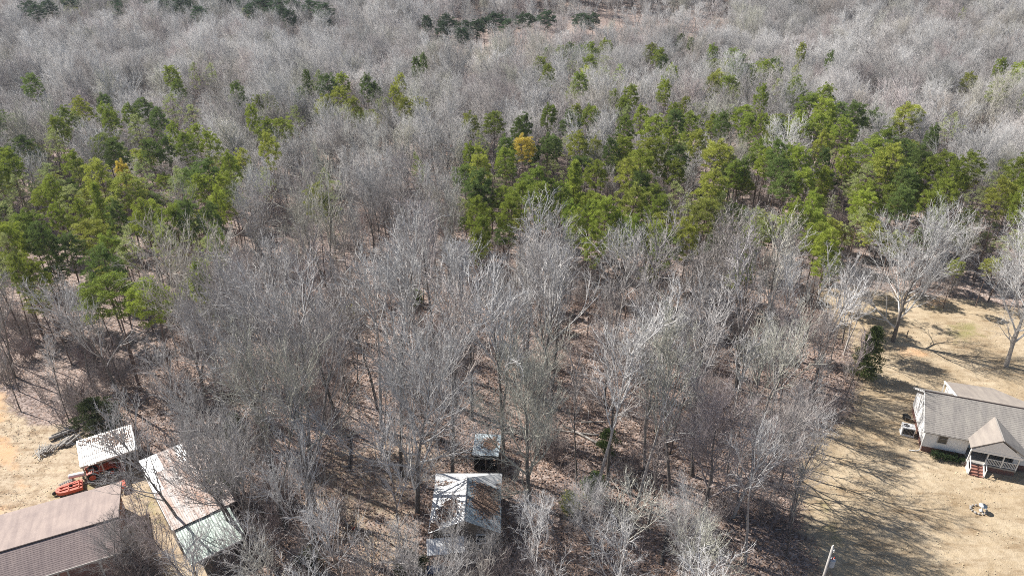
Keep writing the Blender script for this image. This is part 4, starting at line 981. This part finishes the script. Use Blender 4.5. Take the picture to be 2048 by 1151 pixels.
def corrugated(mb, p00, p10, p11, p01, pitch=.18, amp=.008, th=.02):
    """ribbed sheet; ribs run from the p00-p10 edge to the p01-p11 edge"""
    p00, p10, p11, p01 = map(Vector, (p00, p10, p11, p01)); n = (p10 - p00).cross(p01 - p00).normalized()
    k = max(2, int((p10 - p00).length / (pitch / 2))); vs = []
    for i in range(k + 1):
        t = i / k; o = n * (amp if i % 2 else -amp)
        vs += [tuple(p00.lerp(p10, t) + o), tuple(p01.lerp(p11, t) + o), tuple(p00.lerp(p10, t) + o - n * th), tuple(p01.lerp(p11, t) + o - n * th)]
    fs = []
    for i in range(k):
        a = i * 4; fs += [(a, a + 4, a + 5, a + 1), (a + 2, a + 3, a + 7, a + 6), (a, a + 2, a + 6, a + 4), (a + 1, a + 5, a + 7, a + 3)]
    fs += [(0, 1, 3, 2), (k * 4, k * 4 + 2, k * 4 + 3, k * 4 + 1)]
    mb.add(vs, fs)
def sheets(parent, p00, p10, p11, p01, nu, nv, m, seed=0, name='roof_sheet', jitter=.03, mats=None, pitch=.18, pale=()):
    """a metal roof laid as single overlapping sheets, nu across and nv up the slope"""
    rng = random.Random(seed); p00, p10, p11, p01 = map(Vector, (p00, p10, p11, p01)); n = (p10 - p00).cross(p01 - p00).normalized()
    B = lambda u, v: p00.lerp(p10, u).lerp(p01.lerp(p11, u), v)
    for j in range(nv):
        for i in range(nu):
            v0, v1 = j / nv - .01, (j + 1) / nv + .01; u0, u1 = i / nu, (i + 1) / nu + .004
            j0 = rng.uniform(-1, 1) * jitter / max((p01 - p00).length, .1)
            off = n * (.012 * (nv - j) + .007 * (i % 2) + rng.uniform(0, .008))
            mb = MB(); corrugated(mb, B(u0, v0 + j0) + off, B(u1, v0 + j0) + off, B(u1, v1) + off - n * .006, B(u0, v1) + off - n * .006, pitch=pitch)
            obj(name, mb, (M['tin_white'] if (i, j) in pale else rng.choice(mats) if mats else m), parent)

# --- open tractor shed
TR = math.radians(31); tx, ty = -45.4, 57.7
ts = thing('open_shed', 'open fronted tractor shed with white corrugated iron roof', 'shed', (tx, ty, 0), TR)
W_ = 5.3; D_ = 3.9
sheets(ts, (-.1, -.1, 2.55), (W_ + .1, -.1, 2.55), (W_ + .1, D_, 3.1), (-.1, D_, 3.1), 7, 1, M['tin_grey'], 2, jitter=.12)
for i, x in enumerate((.1, 1.8, 3.5, 5.2)):
    mb = MB(); mb.box(x - .06, x + .06, .0, .12, 0, 2.5); obj('post', mb, M['grey_trim'], ts)
    mb = MB(); mb.box(x - .05, x + .05, D_ - .2, D_ - .1, 0, 3.0); obj('post', mb, M['wood'], ts)
mb = MB(); mb.box(-.1, W_ + .1, -.16, -.08, 2.36, 2.60); obj('fascia', mb, M['tin_grey'], ts)
mb = MB(); mb.box(0, W_, D_ - .08, D_ - .02, .05, 2.95); mb.box(W_ - .03, W_ + .03, .15, D_ - .1, .05, 2.5); obj('wall', mb, M['wood'], ts)
# tractor standing inside, mower behind it
def wheel(parent, x, y, r, wd, hub):
    mb = MB(); mb.tube([(x, y - wd / 2, r), (x, y - wd / 2 + .04, r), (x, y + wd / 2 - .04, r), (x, y + wd / 2, r)], [r * .88, r, r, r * .88], 18)
    for i in range(16):
        a = i / 16 * 6.283; c_, s_ = math.cos(a), math.sin(a)
        mb.tube([(x + c_ * r, y - wd / 2 + .02, r + s_ * r), (x + math.cos(a + .15) * (r + .01), y + wd / 2 - .02, r + math.sin(a + .15) * (r + .01))], .03, 4)
    wo_ = obj('wheel', mb, M['rubber'], parent)
    mb = MB(); mb.tube([(x, y - wd / 2 - .015, r), (x, y + wd / 2 + .015, r)], r * .56, 14); obj('rim', mb, hub, wo_)
def sloc(x, y, z=0): c, s_ = math.cos(TR), math.sin(TR); return (tx + x * c - y * s_, ty + x * s_ + y * c, z)
tr = thing('tractor', 'orange compact tractor parked under the open shed roof', 'tractor', sloc(1.5, .85), TR + .02)
wheel(tr, -.9, -.62, .60, .32, M['orange']); wheel(tr, -.9, .72, .60, .32, M['orange']); wheel(tr, .95, -.52, .36, .22, M['orange']); wheel(tr, .95, .62, .36, .22, M['orange'])
mb = MB(); mb.box(-.25, 1.35, -.28, .38, .62, .98); mb.box(1.25, 1.42, -.26, .36, .45, .92); obj('hood', mb, M['orange'], tr)
mb = MB(); mb.box(-1.1, 1.3, -.18, .28, .40, .62); obj('chassis', mb, M['dark'], tr)
for y in (-.62, .72):
    mb = MB(); mb.slab([(-1.35, y - .18, 1.18), (-.5, y - .18, 1.28), (-.5, y + .18, 1.28), (-1.35, y + .18, 1.18)], .05); mb.slab([(-.5, y - .18, 1.28), (-.22, y - .18, .8), (-.22, y + .18, .8), (-.5, y + .18, 1.28)], .05); obj('fender', mb, M['orange'], tr)
mb = MB(); mb.box(-1.05, -.6, -.2, .3, .85, .97); mb.box(-1.15, -1.05, -.2, .3, .95, 1.35); obj('seat', mb, M['rubber'], tr)
mb = MB(); mb.tube([(-.3, .05, .95), (-.5, .05, 1.3)], .025, 5); mb.tube([(-.5 + .02 * math.cos(a), .05 + .18 * math.sin(a), 1.3 + .18 * math.cos(a)) for a in np.linspace(0, 6.283, 13)], .02, 4); obj('steering_wheel', mb, M['rubber'], tr)
mb = MB(); mb.tube([(-1.25, -.45, .6), (-1.3, -.45, 2.0), (-1.3, .55, 2.0), (-1.25, .55, .6)], .035, 5); obj('roll_bar', mb, M['orange'], tr)
mb = MB()
for y in (-.4, .5): mb.tube([(.1, y, .9), (1.0, y, 1.0), (1.75, y, .4)], .06, 5)
obj('loader_arm', mb, M['orange'], tr)
mb = MB(); mb.slab([(1.75, -.75, .1), (2.2, -.75, .1), (2.2, .85, .1), (1.75, .85, .1)], .05); mb.slab([(1.75, -.75, .1), (1.75, .85, .1), (1.68, .85, .6), (1.68, -.75, .6)], .05); obj('bucket', mb, M['orange'], tr)
mw = thing('mower_deck', 'orange rotary cutter mower with a rounded rear end on the dirt', 'mower', sloc(-1.35, -.05), TR - .06)
mb = MB(); o_ = []
for a in np.linspace(math.pi / 2, 3 * math.pi / 2, 13): o_.append((-.55 + 1.05 * math.cos(a), .72 * math.sin(a)))
o_ = [(.95, .70), (.35, .74)] + [(x, y) for x, y in o_] + [(.35, -.74), (.95, -.70)]
top = [(x * .99, y * .97, .50) for x, y in o_]; bot = [(x, y, .16) for x, y in o_]; n = len(o_)
mb.add(top + bot, [tuple(range(n))] + [((i + 1) % n, i, i + n, (i + 1) % n + n) for i in range(n)]); obj('deck', mb, M['orange'], mw)
mb = MB(); mb.box(-1.2, .85, -.30, -.18, .51, .60); mb.box(-1.2, .85, .18, .30, .51, .60); mb.box(.55, .65, -.6, .6, .51, .58); mb.box(-.4, -.3, -.62, .62, .51, .58); mb.tube([(-1.3, 0, .45), (.7, 0, 1.0)], .035, 4); mb.tube([(.7, -.4, .55), (.75, 0, 1.05), (.7, .4, .55)], .035, 4); obj('frame', mb, M['orange'], mw)
mb = MB(); mb.tube([(-.1, 0, .5), (-.1, 0, .75)], [.16, .12], 8); obj('gearbox', mb, M['dark'], mw)
mb = MB(); mb.tube([(-1.75, -.07, .2), (-1.75, .07, .2)], .2, 12); wl = obj('tail_wheel', mb, M['rubber'], mw); mb = MB(); mb.tube([(-1.3, 0, .5), (-1.72, 0, .45), (-1.75, 0, .2)], .035, 4); obj('fork', mb, M['dark'], wl)
im = thing('tiller_attachment', 'small orange machine with dark tines beside the garage corner', 'machine', (*P(252, 975), 0), .5)
mb = MB(); mb.box(-.55, .1, -.5, .5, .45, .75); mb.slab([(-.6, -.5, .45), (-.6, .5, .45), (-.9, .5, .75), (-.9, -.5, .75)], .05); obj('hood', mb, M['orange'], im)
mb = MB()
for i in range(7):
    for j in range(5):
        a = j * 1.257 + i * .5; mb.tube([(.35, -.5 + i * .16, .3), (.35 + .3 * math.cos(a), -.5 + i * .16, .3 + .3 * math.sin(a))], .025, 4)
mb.tube([(.35, -.55, .3), (.35, .55, .3)], .06, 6); obj('tines', mb, M['dark'], im)
mb = MB(); mb.tube([(-.2, -.3, .7), (.5, -.3, 1.0), (.8, 0, .5)], .035, 4); mb.tube([(-.2, .3, .7), (.5, .3, 1.0), (.8, 0, .5)], .035, 4); obj('frame', mb, M['dark'], im)
tk = thing('storage_tank', 'white horizontal cylinder tank at the left end of the tractor shed', 'tank', sloc(-.75, 1.2), TR - .2)
mb = MB(); mb.tube([(-.85, 0, .75), (-.78, 0, .75), (.78, 0, .75), (.85, 0, .75)], [.18, .25, .25, .18], 14); obj('shell', mb, M['trim'], tk, smooth=False)
for x in (-.5, .5): mb = MB(); mb.box(x - .05, x + .05, -.2, .2, 0, .55); obj('leg', mb, M['steel'], tk)
t = thing('pallet_rack', 'low blue grey metal rack lying on the dirt left of the white tank', 'rack', sloc(-1.9, 1.15), TR + .25)
for k in range(5): mb = MB(); mb.tube([(-.7, -.35 + k * .18, .15), (.7, -.35 + k * .18, .2)], .035, 5); obj('bar', mb, M['blue'] if k % 2 else M['steel'], t)

# logs and firewood
def log_thing(x, y, z, rz, L_, r, label, m, group, rng, taper=.85):
    t = thing('log', label, 'log', (x, y, z), rz, group)
    k = 7; pts = [(L_ * (i / k - .5), rng.uniform(-.03, .03), rng.uniform(-.02, .02)) for i in range(k + 1)]
    mb = MB(); mb.tube(pts, [r * (1 - (1 - taper) * i / k) * rng.uniform(.94, 1.05) for i in range(k + 1)], 9); obj('bark', mb, m, t, smooth=True)
    for e, rr in ((-.505, r), (.505, r * taper)): mb = MB(); mb.tube([(L_ * e, 0, 0), (L_ * e + (.01 if e > 0 else -.01), 0, 0)], rr * .86, 9); obj('cut_end', mb, M['wood_pale'], t)
rl = random.Random(8)
a = P(100, 880); b = P(158, 858); ang = math.atan2(b[1] - a[1], b[0] - a[0]); mx, my = (a[0] + b[0]) / 2, (a[1] + b[1]) / 2
log_thing(mx, my, .25, ang, 3.1, .22, 'long grey log lying behind the short cut logs, the nearer one', M['logbark'], 'long logs', rl)
log_thing(mx - .1, my + .5, .22, ang + .06, 2.9, .16, 'long dark log lying behind the other long log', M['log_dark'], 'long logs', rl)
log_thing(mx + 1.1, my + .22, .55, ang + .03, 1.3, .2, 'short dark log resting on the right ends of the long logs', M['log_dark'], 'long logs', rl)
names = ['leftmost of the short pale logs laid side by side', 'second short log from the left in the cut row', 'third short log from the left in the cut row', 'fourth short log in the cut row, slightly raised', 'fifth short log in the cut row', 'rightmost short log beside the tractor shed roof']
for i, px in enumerate((123, 129, 133.5, 138, 142.5, 147)):
    x, y = P(px, 884 - (px - 123) * .2, .2); log_thing(x, y, .2 + (.16 if i == 3 else 0), math.radians(78 + rl.uniform(-6, 6)), 1.75, rl.uniform(.13, .18), names[i], M['logbark'], 'short cut logs', rl, .92)
t = thing('firewood_pile', 'heap of pale split branches beside the cut logs', 'firewood', (*P(93, 902), 0), .4)
bx_ = []
for i in range(54):
    a = rl.gauss(1.2, .55); L_ = rl.uniform(.5, 1.0); x, y = rl.gauss(-.1, .48), rl.gauss(0, .42); z = .08 + .42 * math.exp(-(x * x + y * y) * 1.6) * rl.random(); el = rl.uniform(-.15, .45)
    d = Vector((math.cos(a) * math.cos(el), math.sin(a) * math.cos(el), math.sin(el))) * L_ / 2; c = Vector((x, y, z + abs(d.z)))
    mb = MB(); mb.tube([c - d, c + Vector((0, 0, rl.uniform(-.03, .03))), c + d], [rl.uniform(.04, .07), .05, rl.uniform(.025, .05)], 5); obj('split_branch', mb, M['wood_pale'], t)
mb = MB()
for i in range(60):
    a = rl.random() * 6.28; x, y = rl.gauss(.7, .45), rl.gauss(.3, .4); el = rl.uniform(0, .8); L_ = rl.uniform(.4, .9)
    mb.tube([(x, y, .1), (x + math.cos(a) * math.cos(el) * L_, y + math.sin(a) * math.cos(el) * L_, .1 + math.sin(el) * L_)], [.018, .008], 3)
obj('brushwood', mb, M['brush'], t, kind='stuff')

# --- rusty barn and green lean-to; local y from near (camera) end to far end
br_ang = math.atan2(57.1 - 48.0, -38.7 + 31.4)
brn = thing('barn', 'old barn under a rusty and pale tin roof behind the garage', 'barn', (-31.9, 48.6, 0), br_ang - math.pi / 2)
BW, BL_ = 5.9, 10.6
sheets(brn, (0, 0, 3.05), (BW, 0, 3.05), (BW, BL_, 4.0), (0, BL_, 4.0), 7, 4, M['tin_rust'], 5, pale=((0, 3), (1, 3), (0, 2), (4, 3)))
mb = MB(); mb.box(.15, BW - .15, .2, BL_ - .2, -.2, 2.9); obj('wall', mb, M['wood'], brn)
mb = MB(); mb.box(-.06, -.005, 0, BL_, 2.95, 3.1); obj('rake_board', mb, M['trim'], brn)
gl = thing('lean_to', 'lean-to with faded green tin roof at the near end of the rusty barn', 'shed', (-31.9, 48.6, 0), br_ang - math.pi / 2)
sheets(gl, (.1, -4.4, 2.35), (5.2, -4.4, 2.35), (5.2, -.05, 2.9), (.1, -.05, 2.9), 6, 1, M['tin_green'], 6, name='roof_sheet', pitch=.22)
for x in (.3, 2.6, 5.0): mb = MB(); mb.box(x - .07, x + .07, -4.2, -4.06, 0, 2.3); obj('post', mb, M['wood'], gl)
mb = MB(); mb.box(.15, 5.1, -.5, -.45, 0, 2.6); mb.box(5.05, 5.12, -4.1, -.5, 0, 2.35); obj('wall', mb, M['wood'], gl)
mb = MB(); mb.box(.1, 5.2, -4.46, -4.41, 2.2, 2.37); obj('fascia', mb, M['trim'], gl)

# --- tin roofed cabin; ridge along y
cab = thing('cabin', 'small cabin with bright tin gable roof strewn with leaves, in the woods', 'cabin', (-4.45, 48.3, 0), 0.0)
CW = 3.35; CLn = 7.0; CE, CR = 3.0, 4.6
sheets(cab, (-CW, CLn - 1.4, CE), (-CW, 0, CE), (0, 0, CR), (0, CLn - 1.4, CR), 5, 1, M['tin_white'], 7)
sheets(cab, (CW, 0, CE), (CW, CLn - 1.4, CE), (0, CLn - 1.4, CR), (0, 0, CR), 5, 1, M['tin_blue'], 8)
mb = MB(); mb.slab([(CW, CLn - 1.38, CE), (CW + .1, CLn + 1.0, CE - .1), (-CW - .1, CLn + 1.0, CE - .1), (-CW, CLn - 1.38, CE), (0, CLn - 1.38, CR)], .05); obj('rear_roof', mb, M['tin_white'], cab)
mb = MB(); mb.tube([(0, -.02, CR + .05), (0, CLn - 1.4, CR + .05)], .05, 5); obj('ridge_cap', mb, M['tin_white'], cab)
mb = MB(); mb.box(-CW + .3, CW - .3, .35, CLn + .6, -.2, CE - .1); mb.add([(-CW + .3, .35, CE - .1), (CW - .3, .35, CE - .1), (0, .35, CR - .2), (-CW + .3, .45, CE - .1), (CW - .3, .45, CE - .1), (0, .45, CR - .2)], [(0, 1, 2), (3, 5, 4), (0, 2, 5, 3), (2, 1, 4, 5)]); obj('wall', mb, M['wood'], cab)
window(cab, -1.6, .35, 1.9, .8, 1.0); window(cab, 1.5, .35, 1.9, .8, 1.0)
mb = MB(); mb.box(-.45, .45, .27, .34, 0, 2.1); d = obj('door', mb, M['dark'], cab)
t = thing('porch_roof', 'low white tin porch roof in front of the cabin, partly in shade', 'porch', (-6.2, 47.5, 0), .12)
sheets(t, (-1.75, -.75, 2.0), (1.75, -.75, 2.0), (1.75, .75, 2.45), (-1.75, .75, 2.45), 5, 1, M['tin_white'], 9)
for x in (-1.6, 1.6): mb = MB(); mb.box(x - .05, x + .05, -.68, -.58, 0, 2.0); obj('post', mb, M['wood'], t)
t = thing('tarpaulin', 'crumpled blue tarpaulin on the ground below the cabin porch roof', 'tarpaulin', (*P(868, 1140), 0)); mb = MB(); g_ = 9
vs = [(x * .16 - .7, y * .12 - .5, .12 + .22 * abs(noise.noise(Vector((x * .5, y * .5, 2))))) for y in range(g_) for x in range(g_)]
fs = [(y * g_ + x, y * g_ + x + 1, (y + 1) * g_ + x + 1, (y + 1) * g_ + x) for y in range(g_ - 1) for x in range(g_ - 1)]
mb.add(vs, fs); o = obj('sheet', mb, M['blue'], t); sm = o.modifiers.new('thick', 'SOLIDIFY'); sm.thickness = .02
sh = thing('tool_shed', 'small open shed with blue grey tin roof behind the cabin', 'shed', (-2.75, 61.2, 0), -.08)
sheets(sh, (-1.45, -1.5, 2.25), (1.45, -1.5, 2.25), (1.45, 1.55, 2.6), (-1.45, 1.55, 2.6), 4, 1, M['tin_blue'], 10)
mb = MB(); mb.box(-1.3, -1.22, -1.3, 1.4, 0, 2.15); mb.box(1.22, 1.3, -1.3, 1.4, 0, 2.15); mb.box(-1.22, 1.22, 1.32, 1.4, 0, 2.35); mb.box(-1.22, 1.22, -1.26, -1.2, 0, .5); obj('wall', mb, M['dark'], sh)
for x in (-1.3, 0, 1.3): mb = MB(); mb.box(x - .05, x + .05, -1.42, -1.32, 0, 2.15); obj('post', mb, M['wood'], sh)
rk = thing('timber_rack', 'low wooden rail rack standing left of the small tin shed', 'rack', (-5.7, 61.9, 0), .05)
for x in (-1.2, 0, 1.2): mb = MB(); mb.box(x - .05, x + .05, -.3, -.2, 0, .9); mb.box(x - .05, x + .05, .2, .3, 0, .9); obj('post', mb, M['wood'], rk)
for y, z in ((-.33, .8), (-.33, .45), (.17, .85), (.17, .5)): mb = MB(); mb.box(-1.35, 1.35, y, y + .04, z, z + .1); obj('rail', mb, M['wood'], rk)
t = thing('water_pump', 'small dark standpipe with a red base in the cabin yard', 'standpipe', (*P(707, 1056), 0)); mb = MB(); mb.tube([(0, 0, .1), (0, 0, 1.1)], .07, 6); mb.tube([(0, 0, 1.0), (.25, 0, 1.05)], .04, 5); obj('pipe', mb, M['dark'], t); mb = MB(); mb.tube([(0, 0, 0), (0, 0, .22)], [.2, .16], 8); obj('base', mb, M['red'], t)
t = thing('marker_stake', 'thin white stake in the leaf covered clearing right of the shed', 'stake', (*P(1176, 838), 0)); mb = MB(); mb.tube([(0, 0, 0), (0, 0, 1.3)], .045, 5); obj('shaft', mb, M['trim'], t)

# utility pole with its transformer
ux, uy = 26.1, 41.4
up = thing('utility_pole', 'weathered utility pole with transformer at the bottom edge', 'utility pole', (ux, uy, 0), .3)
mb = MB(); mb.tube([(0, 0, -.5), (0, 0, 9.0)], [.15, .10], 9); obj('pole', mb, M['grey_trim'], up, smooth=True)
mb = MB(); mb.tube([(.32, -.1, 6.7), (.32, -.1, 6.78), (.32, -.1, 7.5), (.32, -.1, 7.58)], [.2, .24, .24, .16], 14); tf = obj('transformer', mb, M['transformer'], up)
for x in (.22, .42): mb = MB(); mb.tube([(x, -.1, 7.55), (x, -.1, 7.72), (x, -.1, 7.78)], [.06, .05, .02], 7); obj('bushing', mb, M['red'], tf)
mb = MB(); mb.tube([(0, 0, 8.95), (0, 0, 9.2)], .05, 6); mb.tube([(0, 0, 8.5), (.28, 0, 8.55), (.28, 0, 8.25)], .03, 5); obj('insulator', mb, M['trim'], up)
mb = MB(); mb.tube([(0, -.02, 7.7), (.3, -.1, 7.9), (.28, 0, 8.3)], .012, 4); obj('jumper_wire', mb, M['dark'], up)

# evergreen bushes and cedars among the grey trees
def bush(px, py, R_, H_, label, m, n=120, cone=False, cat='shrub', seed=1, name='evergreen_shrub'):
    x, y = P(px, py); rs = np.random.RandomState(seed); cs = []; sz = []
    for _ in range(n):
        u = rs.uniform(0, 1); prof = (1 - u) ** .7 * 1.0 + .08 if cone else math.sin(math.pi * min(1, u * .85 + .15)) ** .6
        a = rs.uniform(0, 6.28); r = R_ * prof * rs.uniform(.3, 1.15); cs.append((r * math.cos(a), r * math.sin(a), .25 + u * H_)); sz.append(rs.uniform(.3, .55) * (1.25 if cone else 1))
    t = thing(name, label, cat, (x, y, 0)); obj('foliage', tri_mesh('foliage', puffs(cs, sz, 90 if cone else 60, .20, .045, rs), m), None, t)
    mb = MB(); mb.tube([(0, 0, -.2), (0, 0, H_ * .9)], [.12, .02], 6)
    for k in range(7): a = k * .9; mb.tube([(0, 0, H_ * (.15 + k * .09)), (R_ * .7 * math.cos(a), R_ * .7 * math.sin(a), H_ * (.25 + k * .09))], [.04, .01], 4)
    obj('stem', mb, M['pine_bark'], t)
bush(1728, 752, 1.7, 7.0, 'tall dark cedar at the lawn edge left of the broad oak', M['hedge_cedar'], 170, True, 'tree', 3, 'cedar_tree')
bush(205, 862, 2.4, 4.2, 'large dark evergreen bush behind the tractor shed', M['ivy'], 190, seed=4)
bush(1185, 1000, 1.3, 3.4, 'green cedar bush in the leafy opening right of the cabin', M['pine_dark'], 70, seed=5)
bush(1140, 1025, .9, 2.4, 'small olive bush left of the larger green cedar bush', M['pine_olive'], 40, seed=6)
bush(1215, 905, 1.1, 2.8, 'dull olive cedar beside a straight dark trunk above the opening', M['pine_dark'], 50, seed=7)
bush(455, 1010, 1.6, 6.5, 'ivy covered trunk in the thicket right of the rusty barn', M['ivy'], 90, seed=8)
bush(820, 1150, 1.5, 2.2, 'dark green bush at the bottom of the cabin yard', M['ivy'], 70, seed=9)
bush(620, 1140, 1.2, 2.0, 'low dark evergreen bush at the bottom of the brushy yard', M['ivy'], 50, seed=10)
bush(480, 905, 1.2, 5.0, 'ivy clad sapling in the dense wood behind the rusty barn', M['ivy'], 60, seed=11)
bush(700, 640, 1.2, 2.2, 'low olive bush in the open patch of the middle wood', M['pine_olive'], 40, seed=12)
bush(830, 610, 1.3, 2.2, 'small dark bush near the middle of the grey wood', M['pine_dark'], 45, seed=13)

# fallen logs and sticks on the leaf floor
rf = random.Random(31)
FL = [((1190, 845), 'fallen grey log across the leafy opening'), ((1150, 866), 'fallen dark log below the white stake'), ((700, 905), 'fallen trunk at the upper edge of the cabin yard'), ((770, 868), 'pale fallen trunk above the cabin yard'), ((1165, 872), 'short pale stick pile log in the leafy opening'),
      ((690, 590), 'pale fallen trunk in the open patch of the middle wood'), ((1000, 700), 'fallen trunk in the middle wood'), ((1240, 1060), 'fallen log in the near wood'), ((880, 880), 'dark fallen log above the timber rack'), ((1330, 1085), 'fallen pale trunk at the bottom of the near wood')]
for (px, py), lab in FL:
    x, y = P(px, py); log_thing(x, y, .15, rf.uniform(0, 3.1), rf.uniform(3, 6), rf.uniform(.1, .17), lab, rf.choice([M['logbark'], M['log_dark']]), 'fallen trunks', rf, .6)
sp = []
mb = MB()
for _ in range(900):
    y = rf.uniform(42, 95); x = rf.uniform(-48, 42)
    if blocked(x, y, .2): continue
    a = rf.random() * 6.28; L_ = rf.uniform(.5, 2.2); mb.tube([(x, y, .06), (x + math.cos(a) * L_ / 2, y + math.sin(a) * L_ / 2, .1 + rf.random() * .1), (x + math.cos(a + .2) * L_, y + math.sin(a + .2) * L_, .06)], [.035, .028, .01], 4)
o = obj('fallen_sticks', mb, M['brush'], kind='stuff')

# leaves lying on the tin roofs
def on_plane(p00, p10, p11, p01, blobs, n, seed, lift=.045):
    rs = np.random.RandomState(seed); p00, p10, p11, p01 = map(np.array, (p00, p10, p11, p01)); out = []
    for u0, v0, ru, rv, fr in blobs:
        k = int(n * fr); u = rs.normal(u0, ru, k); v = rs.normal(v0, rv, k); ok = (u > .01) & (u < .99) & (v > .01) & (v < .99); u, v = u[ok][:, None], v[ok][:, None]
        out.append((p00 * (1 - u) + p10 * u) * (1 - v) + (p01 * (1 - u) + p11 * u) * v + np.array([0, 0, lift]))
    return np.concatenate(out)
c0 = np.array([-4.45, 48.3, 0])
leaves = [on_plane((-CW, 0, CE), (0, 0, CR), (0, CLn - 1.4, CR), (-CW, CLn - 1.4, CE), [(.50, .36, .13, .10, 1), (.12, .10, .10, .07, .25), (.5, .5, .5, .4, .03)], 2200, 1) + c0,
          on_plane((0, 0, CR), (CW, 0, CE), (CW, CLn - 1.4, CE), (0, CLn - 1.4, CR), [(.58, .55, .18, .14, 1), (.6, .88, .2, .06, .25), (.5, .5, .5, .4, .08)], 2600, 2) + c0,
          on_plane((-CW, CLn - 1.3, CE + .25), (CW, CLn - 1.3, CE + .25), (CW, CLn + .9, CE - .05), (-CW, CLn + .9, CE - .05), [(.5, .2, .3, .12, .3)], 2000, 3) + c0]
leaf_flakes('roof_leaves', np.concatenate(leaves), .15, 5, M['leaf'])
c0 = np.array([-2.75, 61.2, 0]); leaf_flakes('shed_leaves', on_plane((-1.4, -1.4, 2.27), (1.4, -1.4, 2.27), (1.4, 1.5, 2.6), (-1.4, 1.5, 2.6), [(.62, .55, .14, .14, 1), (.5, .5, .4, .4, .1)], 700, 6) + c0, .15, 6, M['leaf'])
def rot_pts(p, a, c): ca, sa = math.cos(a), math.sin(a); return np.stack([c[0] + p[:, 0] * ca - p[:, 1] * sa, c[1] + p[:, 0] * sa + p[:, 1] * ca, p[:, 2]], 1)
leaf_flakes('tractor_shed_leaves', rot_pts(on_plane((0, 0, 2.57), (W_, 0, 2.57), (W_, D_, 3.12), (0, D_, 3.12), [(.70, .60, .15, .2, 1), (.35, .85, .2, .08, .3)], 900, 7), TR, (tx, ty)), .12, 7, M['leaf'])
leaf_flakes('barn_leaves', rot_pts(on_plane((0, 0, 3.08), (BW, 0, 3.08), (BW, BL_, 4.03), (0, BL_, 4.03), [(.75, .6, .22, .3, 1)], 1100, 8), br_ang - math.pi / 2, (-31.9, 48.6)), .14, 8, M['leaf'])

# dry grass clumps and blown leaves on the lawn and yard
M['straw'] = tree_mat('dry_grass', [(0, (.50, .43, .28)), (1, (.5, .43, .29))], .5, scale=9)
rs = np.random.RandomState(44)
def area_pts(poly, n, x0, x1, y0, y1, clump):
    xx, yy = rs.uniform(x0, x1, n), rs.uniform(y0, y1, n); ok = dist_poly(xx, yy, poly) > .2
    nz = np.array([noise.noise(Vector((a * .35, b * .35, 1.7))) + .5 * noise.noise(Vector((a * 1.3, b * 1.3, 4.4))) for a, b in zip(xx, yy)]); ok &= nz > clump
    return np.stack([xx[ok], yy[ok], np.full(ok.sum(), .06)], 1)
leaf_flakes('yard_grass', area_pts(YARD, 9000, -62, -24, 41, 84, -.1), .10, 21, M['straw'])
leaf_flakes('yard_leaves', area_pts(YARD, 2500, -62, -24, 41, 84, -.2), .10, 22, M['leaf'])
leaf_flakes('lawn_grass', area_pts(LAWN, 12000, 26, 72, 41, 100, -.1), .09, 23, M['straw'])

# ------------------------------------------------------------------ thin winter haze: one closed box of even air
hm = bpy.data.materials.new('pale_air'); hm.use_nodes = True; ht = hm.node_tree; ht.nodes.remove(ht.nodes['Principled BSDF'])
pv = ht.nodes.new('ShaderNodeVolumePrincipled'); pv.inputs['Color'].default_value = (.80, .88, 1, 1); pv.inputs['Density'].default_value = .00014; pv.inputs['Anisotropy'].default_value = .2
lk(ht, pv.outputs[0], ht.nodes['Material Output'].inputs['Volume'])
mb = MB(); mb.box(-520, 520, -60, 620, -6, 64); obj('haze', mb, hm, kind='stuff')
